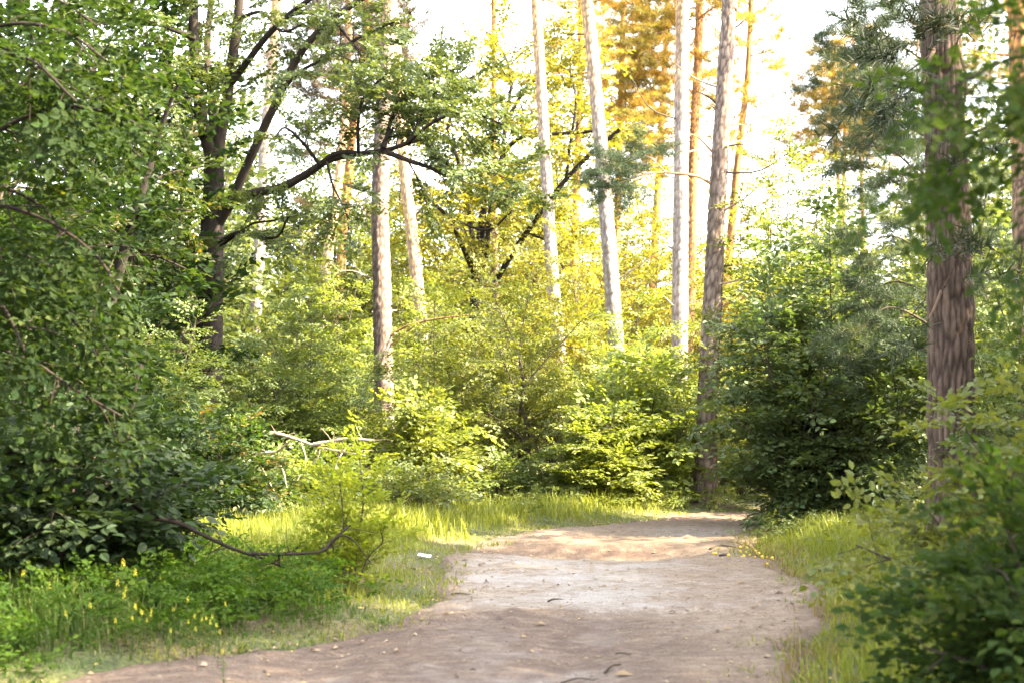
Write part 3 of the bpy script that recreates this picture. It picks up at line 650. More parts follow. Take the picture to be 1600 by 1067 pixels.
# young pine whose dark boughs hang left of the thick pine
rng = np.random.default_rng(77)
yb = np.array([ground_x(1487, 18.5), 18.5, 0.0])
yp = thing('young_pine', 'dark young pine with drooping needle boughs left of the thick rugged pine', 'pine tree', tuple(yb))
yt = px_line([(1486, 700), (1484, 450), (1479, 250), (1472, 60), (1468, -60)], 18.5) - yb
obj('trunk', trunk_mesh('pine_trunk', np.vstack([np.zeros(3), yt]), np.array([.085, .08, .07, .055, .045, .03]), 18, .08, M['pine'], .008, .06, .14, (5, 8), .2, 78), yp)
yl = []
for (a, b_, c_, dd, lf) in [((1478, 120), (1390, 60), (1320, 30), -.4, 1.3), ((1477, 170), (1380, 110), (1310, 90), .4, 1.3), ((1477, 190), (1380, 150), (1300, 130), -.3, 1.3), ((1476, 230), (1400, 190), (1345, 180), .8, 1.1), ((1476, 320), (1400, 240), (1335, 225), -.5, 1.1), ((1476, 340), (1390, 280), (1330, 250), .3, .8),
                           ((1475, 420), (1400, 370), (1350, 385), -.6, .9), ((1474, 470), (1400, 440), (1340, 470), .2, 1.0), ((1474, 520), (1390, 480), (1330, 530), -.5, 1.1), ((1473, 560), (1400, 530), (1360, 560), .5, 1.0),
                           ((1480, 60), (1410, 0), (1340, -20), 0, 1.2), ((1482, 0), (1400, -50), (1350, -60), .5, 1.0), ((1478, 150), (1480, 120), (1520, 150), .9, .6), ((1476, 260), (1480, 230), (1540, 270), 1.0, .7), ((1476, 380), (1500, 350), (1560, 400), 1.1, .6), ((1475, 300), (1420, 260), (1400, 330), -.9, .9), ((1478, 90), (1420, 120), (1400, 160), -1.0, 1.1)]:
    yl.append((px_line([a, b_, c_], 18.5, dd) - yb, .022, .006, lf, .25))
woods, fr = grow(yl, rng, side=.6, every=.13, sp_every=.13, up=.1, droop=.15, lateral=.7)
for w_ in woods: obj('branch', wood_mesh('pine_branch', w_, M['stem']), yp)
obj('needle_crown', leaves_mesh('pine_needles', place(TPL['pine_near'], rng, *fr), 'needle', M['needle']), yp, 'stuff')

# needle tuft on the roadside pine's long bough
rng = np.random.default_rng(5)
rp = next(o for o in scene.objects if str(o.get('label', '')).startswith('tall pine with plated bark'))
tb = np.array(rp.location)
tl = [(px_line(p, 24.4, d) - tb, .016, .005, 1.4, .1) for p, d in (([(1005, 272), (975, 262), (945, 285)], .2), ([(1010, 274), (980, 290), (955, 305)], -.3), ([(1040, 270), (1020, 250), (1000, 240)], 0), ([(970, 275), (948, 262), (940, 275)], -.2))]
woods, fr = grow(tl, rng, side=.35, every=.12, sp_every=.14, up=.2, droop=.1)
for w_ in woods: obj('branch', wood_mesh('pine_branch', w_, M['pine']), rp)
obj('needle_tuft', leaves_mesh('pine_needles', place(TPL['pine_near'], rng, *fr), 'needle', M['needle']), rp, 'stuff')

# ------------------------------------------------------------------ oaks and other large broadleaf trees
Z = 0.0
oak_limbs = [
    ([(333, 250), (318, 200), (308, 130), (303, 60), (302, -60)], -1.0, 22, 14, .5, .3),
    ([(336, 240), (330, 150), (324, 80), (330, 0), (333, -60)], 1.5, 15, 9, .7, .2),
    ([(338, 250), (352, 170), (362, 100), (372, 30), (376, -60)], -.5, 22, 13, .5, .3),
    ([(362, 130), (388, 95), (415, 60), (450, 25), (490, -5), (520, -30)], (-.3, -1.5), 12, 7, .3, .5),
    ([(340, 350), (362, 318), (400, 302), (440, 293), (480, 272), (515, 250), (560, 241), (600, 236), (632, 226), (668, 214)], -3.0, 20, 5, .35, .6),
    ([(600, 237), (640, 252), (670, 262), (694, 272), (700, 250)], (-2.6, -3.2), 9, 4, .7, .3),
    ([(595, 237), (603, 217), (615, 200)], (-2.6, -2.8), 7, 4, .5, .5),
    ([(498, 262), (515, 246), (538, 238), (560, 240)], (-1.9, -2.4), 9, 7, 0, .5),
    ([(352, 335), (375, 285), (395, 240), (415, 195), (430, 165), (450, 120), (480, 70), (520, 30), (570, -5), (600, -30)], (.3, -1.5), 17, 9, .3, .55),
    ([(428, 165), (460, 120), (500, 95), (560, 60), (615, 35)], (-.6, -2.0), 7, 3, .4, .3),
    ([(318, 210), (300, 170), (275, 130), (240, 105)], (-.5, -2), 9, 4, .9, .3),
    ([(345, 385), (365, 370), (395, 350), (430, 345)], (-.2, -1.5), 6, 3, .5, .4),
    ([(303, 60), (250, 40), (180, 30), (110, 60)], (-1, -3), 10, 3, 1, .1),
    ([(308, 130), (250, 125), (190, 150), (140, 190)], (-.7, -3), 10, 3, 1, .15),
    ([(322, 210), (270, 220), (220, 235), (180, 260)], (-.4, 1), 9, 3, .9, .2),
    ([(632, 226), (680, 190), (730, 175), (785, 195)], (-2.8, -3.4), 6, 3, 1.2, .05),
    ([(600, 232), (620, 165), (660, 130), (705, 110)], (-2.7, -2.0), 7, 3, 1.2, .15),
    ([(694, 272), (740, 265), (790, 280), (815, 315)], (-3.2, -3.6), 3, 1.5, 1.1, .05),
    ([(560, 240), (560, 190), (570, 150), (605, 115)], (-2.3, -3), 6, 3, 1.2, .15),
    ([(500, 258), (470, 220), (445, 200), (430, 215)], (-2, -2.6), 6, 3, .8, .2),
    ([(338, 380), (380, 362), (430, 372), (450, 340)], (-.4, -2), 7, 3, .7, .2),
    ([(330, 400), (285, 395), (240, 405), (200, 430)], (-.4, -2), 7, 3, .9, .2),
    ([(520, 30), (540, 55), (560, 80), (570, 95)], (-1.0, -2.2), 6, 3, 1.0, .1),
    ([(372, 30), (410, 20), (440, 50), (470, 40)], (-.5, -1.4), 7, 3, .8, .2),
    ([(330, 0), (290, -20), (230, -20), (170, -10)], (1.4, 1), 8, 3, 1.0, .1),
    ([(640, 225), (665, 170), (690, 150), (740, 120)], (-2.8, -1), 5, 3, 1.1, .1),
    ([(302, 0), (260, -30), (200, -30)], (-1, -2), 8, 3, 1.0, .1),
    ([(510, 252), (520, 290), (540, 330), (545, 360)], (-2.2, -2.5), 4, 2, .9, .25),
    ([(316, 190), (285, 185), (240, 190), (210, 170)], (-.6, -2.5), 7, 3, .9, .2),
]
px_tree('oak_tree', 'dark forked oak with a long black bough sweeping right across the pines', 'oak tree', 322, 28.0, oak_limbs, 'oak', 'oak', 'leaf_oak', 'oak', 301, side=1.05, every=.17, sp=.15,
        trunk=([(324, 600), (327, 500), (330, 400), (333, 320), (336, 235)], [46, 42, 39, 34, 29]), trunk_detail=(40, .045, .022, .05, .16))
px_tree('leaning_tree', 'thin dark trunk leaning right at the left, among orange-tinged leaves', 'tree', 130, 23.0,
        [([(240, 240), (262, 170), (290, 110)], -.5, 11, 4, .7, .2), ([(205, 355), (160, 330), (100, 340)], -1, 7, 3, 1, .2), ([(225, 290), (270, 270), (320, 260)], .8, 6, 3, 1, .2), ([(215, 320), (260, 325), (300, 330)], 1.0, 6, 3, 1, .2), ([(232, 260), (190, 220), (140, 200)], .5, 6, 3, 1, .2), ([(210, 345), (180, 380), (120, 420)], 1.2, 6, 3, 1.0, .2), ([(190, 400), (240, 400), (290, 420)], 1.2, 6, 3, 1.0, .2)],
        'oak', 'oak', 'leaf_rust', 'wood', 302, side=.8, every=.3, sp=.18, trunk=([(165, 520), (190, 410), (205, 355), (225, 290), (242, 236)], [18, 17, 15, 13, 11]), trunk_detail=(14, .15, .006, .06, .16))
px_tree('oak_tree', 'yellow-green oak clump of crooked dark stems in the middle distance', 'oak tree', 745, 40.0,
        [([(742, 430), (720, 380), (700, 340), (672, 314)], -1.5, 10, 5, .7, .4), ([(744, 430), (738, 370), (730, 320), (715, 250)], 1, 9, 5, .8, .3), ([(757, 420), (764, 350), (772, 290), (785, 240), (790, 190), (800, 130)], -1, 10, 5, .8, .35),
         ([(775, 440), (800, 397), (822, 365), (850, 325), (885, 280), (922, 242), (968, 203)], -2, 10, 6, .5, .3), ([(785, 245), (800, 225), (825, 212), (880, 209), (940, 204)], -1, 8, 5, .8, .3), ([(790, 190), (830, 130), (880, 100), (930, 60)], 1, 7, 3, 1.0, .2),
         ([(885, 280), (890, 230), (900, 160), (890, 110)], 0, 6, 3, 1.0, .2), ([(770, 300), (810, 320), (850, 300)], 1, 5, 3, 1.0, .1), ([(715, 250), (700, 200), (720, 150)], 1, 6, 3, .9, .1), ([(800, 140), (790, 90), (760, 50)], 1, 5, 3, .7, .1), ([(672, 314), (650, 340), (640, 400)], -1, 5, 3, .7, .2), ([(940, 205), (970, 240), (990, 300)], -1, 4, 3, .6, .2), ([(822, 365), (860, 380), (880, 420)], -1, 5, 3, .8, .2), ([(700, 340), (760, 360), (800, 330)], -2, 5, 3, .8, .2)],
        'far', 'kite', 'leaf_gold', 'wood', 303, side=1.6, every=.19, sp=.21, trunk=([(742, 560), (743, 480), (745, 420), (752, 360), (757, 310)], [21, 19, 17, 13, 9]), trunk_detail=(16, .15, .012, .06, .16))
px_tree('overhanging_tree', 'near broad-leaved tree reaching in from the left edge with hanging leafy boughs', 'tree', -230, 10.0,
        [([(-150, 350), (-40, 230), (80, 170), (180, 180), (245, 215)], -.6, 12, 4, 1, .3), ([(-150, 250), (0, 150), (110, 110), (215, 125)], .6, 11, 4, 1, .25), ([(-145, 100), (0, 40), (100, 50), (165, 95)], -.4, 10, 4, 1, .25), ([(-140, -20), (0, -20), (90, 0), (150, 40)], .7, 9, 4, 1, .25),
         ([(-160, 450), (-40, 330), (60, 340), (150, 400), (190, 465)], -.5, 11, 4, 1, .25), ([(-165, 520), (-40, 430), (60, 450), (130, 520), (165, 575)], .4, 10, 4, 1, .25), ([(-170, 600), (-60, 540), (40, 560), (120, 610), (190, 650)], -.3, 9, 4, 1, .25),
         ([(-150, 300), (-20, 290), (60, 320), (110, 380)], .8, 8, 4, 1, .25), ([(-160, 400), (-60, 400), (0, 470), (40, 550)], -.8, 8, 4, 1, .25), ([(-150, 200), (-40, 100), (40, 90), (120, 160)], -1.0, 8, 4, .9, .3), ([(-160, 480), (-60, 400), (40, 400), (120, 440)], 1.2, 8, 4, 1, .2), ([(-150, 60), (-40, 60), (60, 110), (100, 200)], 1.2, 8, 4, .9, .2)],
        'near', 'ovate', 'leaf_left_shade', 'wood', 304, side=.62, every=.17, sp=.15, nleaf=300, trunk=([(-215, 800), (-180, 500), (-150, 250), (-140, 0), (-130, -120)], [45, 40, 34, 26, 16]), trunk_detail=(20, .08, .01, .06, .16), up=.0, droop=.35)
px_tree('overhanging_sapling', 'blurred close leafy twigs hanging in front of the thick rugged pine', 'sapling', 2000, 5.6,
        [([(1960, 250), (1750, 120), (1620, 85), (1520, 120), (1450, 165)], -.2, 14, 4, .9, .45), ([(1965, 330), (1740, 225), (1610, 190), (1540, 215), (1490, 250)], .25, 13, 4, .8, .5), ([(1740, 225), (1660, 260), (1610, 340), (1590, 430)], .2, 8, 3, .35, .3), ([(1550, 110), (1490, 170), (1450, 230), (1435, 300)], -.2, 4, 2, .3, .2), ([(1750, 120), (1660, 50), (1580, 50)], .1, 8, 4, .9, .2)],
        'small', 'ovate', 'leaf_front', 'wood', 305, side=.26, every=.08, sp=.11, nleaf=200, trunk=([(2000, 1000), (1985, 600), (1960, 300), (1950, 50)], [40, 36, 28, 16]), trunk_detail=(12, .1, .004, .05, .12), droop=.35, up=.0)

# ------------------------------------------------------------------ shrubs
F1 = make_shrub(11, 3.2, 1.75, 12, 'fine', 'kite', 'leaf_fresh', every=.14, sp=.115, start=.12)
F2 = make_shrub(12, 3.4, 1.8, 12, 'fine', 'kite', 'leaf_mid', side=.9, every=.155, sp=.12, start=.12)
F3 = make_shrub(13, 3.8, 1.9, 10, 'fine', 'kite', 'leaf_fresh', side=.95, every=.155, sp=.12, upright=.35, stem_r=.03)
B1 = make_shrub(14, 2.2, 1.3, 13, 'big', 'ovate', 'leaf_mid', side=.7, every=.14, sp=.13, start=.1)
B2 = make_shrub(15, 2.4, 1.25, 12, 'big', 'ovate', 'leaf_fresh', side=.7, every=.14, sp=.13, droop=.2, start=.1)
LO = make_shrub(16, .95, 1.15, 10, 'fine', 'ovate', 'leaf_mid', side=.5, every=.12, sp=.12)
BG1 = make_shrub(17, 8.0, 2.4, 12, 'far', 'kite', 'leaf_gold', side=1.5, every=.38, sp=.34, start=.2, stem_r=.05)
BG2 = make_shrub(18, 8.5, 2.6, 12, 'far', 'kite', 'leaf_fresh', side=1.6, every=.4, sp=.34, start=.15, stem_r=.05)
BG4 = make_shrub(21, 15.5, 3.2, 15, 'far', 'kite', 'leaf_gold', side=1.9, every=.36, sp=.34, start=.33, stem_r=.07, upright=.35)
BG3 = make_shrub(19, 9.5, 2.5, 11, 'far', 'kite', 'leaf_mid', side=1.5, every=.36, sp=.32, start=.2, stem_r=.06, upright=.35)

sh = 'shrub'
shrub_at(B1, 'rounded pale-leaved shrub at the meadow edge right of the dead bare branch', sh, 655, 24.0, .4, (1.05, 1.05, .95), 'leaf_fresh')
shrub_at(F3, 'tall airy shrub with crooked dark stems left of the road bend', sh, 830, 26.5, 1.1, (1.1, 1.1, 1.22))
shrub_at(F1, 'yellow-green shrub between the stubbed pine and the crooked dark stems', sh, 700, 28.0, 2.2, (1.1, 1.1, 1.3))
shrub_at(B2, 'broad-leaved shrub touching the left side of the roadside pine', sh, 1000, 25.0, .9, (1.12, 1.12, 1.12))
shrub_at(B2, 'low broad-leaved bush below the airy shrub, right beside the grass verge', sh, 935, 24.0, 3.0, (.85, .85, .72), 'leaf_fresh')
shrub_at(F2, 'yellow-green thicket between the two knotted whitish pines', sh, 975, 30.0, .3, (1.15, 1.15, 1.15), 'leaf_fresh')
shrub_at(F1, 'light green shrub covering the foot of the straight whitish pine', sh, 1050, 29.0, 4.1, (1.0, 1.0, 1.12))
shrub_at(F2, 'dense shrub behind the dead bare branch, left of the stubbed pine', sh, 490, 26.5, 2.7, (1.1, 1.1, 1.12))
shrub_at(F1, 'leafy shrub round the foot of the dark forked oak', sh, 395, 26.0, 5.0, .95, 'leaf_mid')
shrub_at(F2, 'bright shrub behind the feet of the pale and vivid orange pines', sh, 560, 33.0, 1.9, (1.25, 1.25, 1.45), 'leaf_fresh')
shrub_at(F1, 'tall yellow-green shrub right round the foot of the pale peach-coloured pine', sh, 650, 35.0, .8, (1.3, 1.3, 1.6))
shrub_at(F3, 'grey-green shrub left of the forked oak, over the dark fallen limb', sh, 280, 21.0, .7, .82, 'leaf_mid')
shrub_at(B1, 'reddish-tipped shrub at the left behind the sunlit grass', sh, 330, 19.0, 2.1, .8, 'leaf_rust')
shrub_at(LO, 'low dark bramble below the dead bare branch', sh, 440, 21.5, .2, 1.1)
shrub_at(LO, 'low spreading bush by the tall grass, left of the road curve', sh, 655, 21.5, 2.5, (.95, .95, .85))
shrub_at(LO, 'low bramble patch behind the sunlit grass at the left', sh, 330, 20.5, 4.2, 1.15)
shrub_at(LO, 'low bush under the crooked dark stems, behind the grass verge', sh, 790, 24.5, 1.2, (1.1, 1.1, .9))
shrub_at(F3, 'yellow-green shrub behind the pale peach-coloured pine', sh, 775, 33.5, 3.6, (1.2, 1.2, 1.35))
shrub_at(F2, 'light shrub behind the leftmost whitish pine', sh, 880, 35.5, 5.2, (1.3, 1.3, 1.75), 'leaf_gold')
shrub_at(F1, 'shrub glowing yellow behind the roadside pine', sh, 1110, 34.0, 1.4, (1.3, 1.3, 1.7), 'leaf_gold')
shrub_at(F2, 'bright shrub in the gap behind the roadside pine, beyond the road', sh, 1165, 29.5, .6, .85, 'leaf_fresh')
shrub_at(LO, 'low green bush at the far road edge, right of the roadside pine', sh, 1150, 27.5, .6, .9, 'leaf_fresh')
TS = make_shrub(20, 7.3, 1.75, 13, 'fine', 'ovate', 'leaf_fresh', side=1.0, every=.2, sp=.14, start=.3, upright=.35, stem_r=.035)
shrub_at(TS, 'tall light green tree-like shrub rising behind the big dark bush', sh, 1225, 24.5, 2.0, (1.05, 1.05, 1.0))
shrub_at(TS, 'light green crown just left of the dark young pine, behind the big dark bush', sh, 1330, 26.5, 4.4, (1.0, 1.0, .98), 'leaf_mid')
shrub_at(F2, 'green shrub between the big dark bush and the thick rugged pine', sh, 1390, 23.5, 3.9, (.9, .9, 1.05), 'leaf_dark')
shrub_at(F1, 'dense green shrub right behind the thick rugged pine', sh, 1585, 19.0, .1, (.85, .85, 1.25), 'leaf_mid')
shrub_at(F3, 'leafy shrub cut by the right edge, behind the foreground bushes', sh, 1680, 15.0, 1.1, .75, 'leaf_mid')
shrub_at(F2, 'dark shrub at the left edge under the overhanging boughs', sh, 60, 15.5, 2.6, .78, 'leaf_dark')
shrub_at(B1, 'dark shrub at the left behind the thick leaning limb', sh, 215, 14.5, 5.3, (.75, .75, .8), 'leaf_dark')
shrub_at(F1, 'green shrub at the left below the leaning trunk', sh, 190, 20.5, 3.3, 1.0, 'leaf_left_shade')

def own_shrub(seed, name, label, cat, x, Y, h, r, stems, tpl, leaf, mat, n=300, cell=16, **k):
    pr = make_shrub(seed, h, r, stems, tpl, leaf, mat, **k)
    root = thing(name, label, cat, (x, Y, float(terrain(np.float64(x), np.float64(Y)))))
    for m_ in pr['wood']: obj('stem', m_, root)
    leafy(root, pr['leaves'], leaf, mat, n, cell)
    return root
own_shrub(51, 'dark_bush', 'big dark bush with large leaves right of the road bend', 'bush', ground_x(1285, 20.3), 20.3, 4.7, 1.95, 20, 'big', 'ovate', 'leaf_bush', upright=.68, side=.85, every=.15, sp=.14, start=.06, droop=.28)
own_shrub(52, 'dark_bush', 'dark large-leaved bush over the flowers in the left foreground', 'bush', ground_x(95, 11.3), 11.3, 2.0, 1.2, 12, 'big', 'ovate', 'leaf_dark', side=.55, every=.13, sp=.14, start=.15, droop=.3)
own_shrub(53, 'foreground_bush', 'blurred dark green bush filling the right bottom corner', 'bush', 2.58, 6.7, 1.2, 1.02, 14, 'pointed', 'ovate', 'leaf_front', side=.42, every=.10, sp=.10, start=.12, droop=.2)
own_shrub(54, 'foreground_bush', 'yellow-green bush with thin outer sprigs before the foot of the thick pine', 'bush', 3.25, 9.6, 1.75, 1.05, 10, 'pointed', 'ovate', 'leaf_fresh', side=.5, every=.13, sp=.13, start=.2, droop=.1)
own_shrub(55, 'vine_sapling', 'yellow-green sapling hung with vine at the tip of the fallen branch', 'sapling', ground_x(545, 12.8), 12.8, 1.4, .42, 7, 'weed', 'ovate', 'leaf_lime', n=150, side=.28, every=.11, sp=.11, up=.35, start=.1, stem_r=.007)

# ------------------------------------------------------------------ woodland behind
k = 0
bgs = [(BG3, -60, 19, 1.0, 'leaf_left_shade', 'dark leafy tree at the left edge, behind the overhanging boughs'), (BG2, 40, 23, 1.15, 'leaf_dark', 'tall dense tree filling the left top, behind the overhanging boughs'),  # left trees get shade-darkened leaf colours to dim that side
       (BG3, 150, 27, 1.25, 'leaf_left_shade', 'tall dark tree behind the thin leaning trunk at the left'), (BG1, 250, 33, 1.5, 'leaf_oak', 'leafy tree behind the left stems of the forked oak'), (BG2, -90, 30, 1.5, 'leaf_dark', 'tree at the far left edge showing only in gaps of the near boughs'),
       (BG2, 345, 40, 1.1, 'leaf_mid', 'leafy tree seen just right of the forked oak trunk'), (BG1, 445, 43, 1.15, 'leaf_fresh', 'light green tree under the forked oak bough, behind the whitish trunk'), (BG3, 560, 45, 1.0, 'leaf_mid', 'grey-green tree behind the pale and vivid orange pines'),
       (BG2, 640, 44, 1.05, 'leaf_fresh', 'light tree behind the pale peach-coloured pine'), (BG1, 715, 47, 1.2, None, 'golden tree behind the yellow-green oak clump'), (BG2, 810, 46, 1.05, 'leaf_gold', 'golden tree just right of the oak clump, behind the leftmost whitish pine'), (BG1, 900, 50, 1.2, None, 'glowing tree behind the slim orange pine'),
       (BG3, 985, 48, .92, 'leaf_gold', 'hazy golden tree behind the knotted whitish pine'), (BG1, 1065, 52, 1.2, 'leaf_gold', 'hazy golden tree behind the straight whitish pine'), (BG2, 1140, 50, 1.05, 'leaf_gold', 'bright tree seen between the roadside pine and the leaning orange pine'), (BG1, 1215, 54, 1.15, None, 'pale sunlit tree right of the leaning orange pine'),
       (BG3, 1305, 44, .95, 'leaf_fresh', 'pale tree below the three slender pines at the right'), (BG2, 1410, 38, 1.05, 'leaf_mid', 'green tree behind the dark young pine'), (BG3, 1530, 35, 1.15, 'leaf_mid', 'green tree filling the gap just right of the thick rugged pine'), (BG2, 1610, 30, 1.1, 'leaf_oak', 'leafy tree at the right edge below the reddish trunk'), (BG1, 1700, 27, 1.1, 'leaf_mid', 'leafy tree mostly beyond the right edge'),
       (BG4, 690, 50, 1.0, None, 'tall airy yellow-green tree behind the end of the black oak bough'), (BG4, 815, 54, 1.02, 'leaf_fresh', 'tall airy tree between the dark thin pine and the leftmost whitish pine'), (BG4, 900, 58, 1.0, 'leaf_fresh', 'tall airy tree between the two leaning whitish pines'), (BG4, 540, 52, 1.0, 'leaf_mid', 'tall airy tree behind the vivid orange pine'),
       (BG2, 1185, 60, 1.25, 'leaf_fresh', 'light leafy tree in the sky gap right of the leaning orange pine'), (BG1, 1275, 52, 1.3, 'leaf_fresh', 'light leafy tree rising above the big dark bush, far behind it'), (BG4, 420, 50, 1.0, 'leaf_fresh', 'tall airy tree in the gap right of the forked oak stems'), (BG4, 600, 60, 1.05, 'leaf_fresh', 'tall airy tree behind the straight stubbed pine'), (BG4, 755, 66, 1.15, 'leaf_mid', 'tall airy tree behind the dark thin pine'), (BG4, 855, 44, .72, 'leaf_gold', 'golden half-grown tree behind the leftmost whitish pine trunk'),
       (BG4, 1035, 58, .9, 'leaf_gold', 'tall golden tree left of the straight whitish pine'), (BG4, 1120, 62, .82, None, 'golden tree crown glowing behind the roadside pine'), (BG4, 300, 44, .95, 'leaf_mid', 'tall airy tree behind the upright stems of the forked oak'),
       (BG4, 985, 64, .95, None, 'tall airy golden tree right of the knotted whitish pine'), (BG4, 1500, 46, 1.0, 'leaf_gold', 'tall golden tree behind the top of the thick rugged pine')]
for pr, px, Y, sc, mt, lb in bgs:
    shrub_at(pr, lb, 'tree', px, float(Y), k * 1.7, sc, mt, 'woodland_tree', 'woodland trees behind the track'); k += 1
rng = np.random.default_rng(9)
for i in range(15):                                                   # second row, only glimpses of each
    px = -60 + i * 122 + rng.uniform(-30, 30)
    o = shrub_at((BG1, BG2, BG3)[i % 3], 'hazy far tree glimpsed through the gaps of the nearer woodland', 'tree', px, float(rng.uniform(62, 76)), i * 2.1, rng.uniform(.85, 1.1) * (.85 if 1000 < px < 1400 else 1.0), ('leaf_gold', 'leaf_fresh')[i % 2], 'woodland_tree', 'far trees glimpsed in gaps')
# unseen trees added beside the frame, placed and sized to shade the foreground
for i, (x, y, sc) in enumerate([(11.0, 17.4, .95), (10.0, 13.9, 1.2), (10.5, 10.4, 1.6), (9.5, 7.0, 1.6), (14.0, 7.5, 2.0), (13.5, 3.0, 2.0), (14.2, 11.2, 1.6), (8.0, .5, 1.35), (12.5, -2, 1.6), (18.0, 13.5, 1.25), (17.0, 10.5, 1.9), (9.0, 3.5, 1.3), (-8.5, 6.0, 1.3), (-7.0, 1.5, 1.2)]):
    shrub_at((BG3, BG2)[i % 2], 'unseen dense tree added beside the track to shade the foreground', 'tree', 800 + x / y * FPX, float(y), i * 1.3, sc, 'leaf_oak', 'woodland_tree', 'unseen shade trees beside the camera')

# far wood that reads as one mass
rng = np.random.default_rng(31); n = 3600
px = rng.uniform(-400, 2000, n); Y = rng.uniform(82, 112, n); x = (px - 800) / FPX * Y
H = 8.0 + 4.5 * fbm(px / 140., Y * .1, 61) ; z = H * rng.random(n) ** .8
a = rng.uniform(0, 6.28, n)
lv = place([tuple(q * (2.4 if i in (0, 3) else 1) for i, q in enumerate(t)) for t in TPL['far']], rng, np.c_[x, Y, z], np.c_[np.cos(a), np.sin(a), rng.normal(0, .3, n)], np.c_[rng.normal(0, .4, (n, 2)), np.ones(n)], rng.uniform(.8, 1.2, n))
props(obj('far_woodland', leaves_mesh('far_woodland', lv, 'kite', M['leaf_fresh'])), 'soft bright mass of far woodland behind all the trees', 'woodland', None, 'stuff')

# ------------------------------------------------------------------ fallen and dead branches
def branch_thing(name, label, cat, runs, Y, mat, warm=0.0, moss=False, seed=0, group=None):
    """runs: (pixel line, dY0, dY1, width first, last); the first run is the main limb"""
    rng = np.random.default_rng(seed); kf = Y / FPX
    P0 = px_line(runs[0][0], Y + runs[0][1], runs[0][2] - runs[0][1]); o = P0[0]
    root = thing(name, label, cat, tuple(o), group)
    for i, (pl, a, b_, w0, w1) in enumerate(runs):
        P = px_line(pl, Y + a, b_ - a) - o; n = max(10, len(pl) * 9); Q = resample(P, n)
        Q = Q + np.cumsum(rng.normal(0, .004, Q.shape), axis=0) * np.linspace(0, 1, n)[:, None] * (1 - np.linspace(0, 1, n)[:, None])
        r = (w0 + (w1 - w0) * np.linspace(0, 1, n)) * kf / 2 * (1 + .18 * (fbm(np.arange(n) * .6, np.zeros(n) + i, seed) - .5) * 2)
        v, f = tube(Q, r, 9, rng.normal(0, .09, (n, 9)) * r[:, None])
        if i == 0 or w0 > 5:                                          # snapped side twiglets
            tw = [(v, f)]
            for _ in range(int(len(pl) * 2.2)):
                k_ = rng.integers(n // 5, n - 1); d_ = nrm(rng.normal(0, 1, 3) * np.array([1, .6, 1])); l_ = rng.uniform(.05, .3)
                tw.append(tube(np.array([Q[k_], Q[k_] + d_ * l_ * .5 + rng.normal(0, .012, 3), Q[k_] + d_ * l_ + rng.normal(0, .02, 3)]), np.array([.35, .25, .12]) * min(r[k_], .012) + .001, 5))
            tw = [(a1, np.asarray(b1)) for a1, b1 in tw]; v, f = join(tw)
        obj('limb' if i == 0 else 'twig', wood_mesh('branch_wood', (v, f), M[mat]), root)
    return root
branch_thing('leaning_limb', 'thick black limb slanting down through the dark left bush', 'branch', [([(-140, 685), (0, 703), (70, 715), (150, 745), (215, 790), (240, 808)], -.2, .5, 18, 9), ([(185, 765), (195, 720), (205, 640), (222, 560)], .2, .3, 9, 5), ([(60, 640), (90, 600), (60, 565)], 0, .2, 7, 3)], 10.9, 'wood', seed=3)
branch_thing('fallen_branch', 'mossy dark fallen branch sloping into the sunlit grass at the left', 'branch', [([(215, 808), (270, 813), (320, 836), (370, 858), (400, 868), (440, 884), (482, 897)], .2, 1.0, 9, 3), ([(390, 864), (440, 866), (500, 863), (520, 845), (548, 820)], .7, 1.0, 6, 3), ([(400, 868), (410, 890), (420, 905)], .7, .6, 6, 3), ([(498, 863), (512, 855), (535, 835), (560, 850), (580, 880)], 1.0, 1.1, 4, 2)], 10.7, 'wood', seed=4)
branch_thing('dead_branch', 'pale bare dead branch arching over the low bramble at the left', 'branch', [([(340, 690), (395, 676), (430, 677), (470, 688), (500, 698), (540, 706), (575, 712)], 0, -.6, 7, 2.5), ([(490, 694), (515, 690), (540, 685), (585, 688)], -.4, -.6, 7, 3), ([(350, 715), (400, 708), (430, 706), (452, 690)], .2, -.2, 7, 3), ([(500, 698), (495, 715), (480, 732)], -.3, -.2, 3, 2), ([(540, 700), (530, 715), (522, 740)], -.4, -.5, 3, 1.5), ([(420, 706), (440, 730), (448, 760)], 0, 0, 3, 2), ([(400, 708), (412, 735), (430, 770)], 0, .2, 3, 2), ([(470, 690), (478, 720), (465, 750)], -.2, -.2, 2.5, 1.5), ([(345, 700), (372, 712), (395, 735)], 0, .1, 5, 2)], 20.1, 'dead', seed=6)

# ------------------------------------------------------------------ grass and herbs
def blades(name, label, x, y, h, mat, seed, wd=.006, lean=.45):
    rng = np.random.default_rng(seed); n = len(x)
    z = terrain(x, y) - .02; a = rng.uniform(0, 6.28, n); ln = h * lean * rng.uniform(.2, 1.6, n)
    dx, dy = np.cos(a), np.sin(a); sx, sy = -dy * wd, dx * wd
    wv = wd * rng.uniform(.6, 1.3, n) / wd
    V = np.empty((n, 5, 3)); 
    for i, (t, ww) in enumerate(((0, 1), (0, -1), (.55, .8), (.55, -.8), (1, 0))):
        V[:, i, 0] = x + dx * ln * t * t + sx * ww * wv; V[:, i, 1] = y + dy * ln * t * t + sy * ww * wv; V[:, i, 2] = z + h * (t - .25 * np.minimum(1, ln / h) * t * t)
    o = np.arange(n)[:, None] * 5
    t = np.clip(rng.beta(2, 2.4, n), 0, 1)
    me = mesh_np(name, V.reshape(-1, 3), [np.hstack([o, o + 1, o + 3, o + 2]), np.hstack([o + 2, o + 3, o + 4])], M[mat], face={'tint': np.concatenate([t, t])})
    return props(obj(name, me), label, None, None, 'stuff')
rng = np.random.default_rng(71)
def scatter(n, x0, x1, y0, y1):
    return rng.uniform(x0, x1, n), rng.uniform(y0, y1, n)
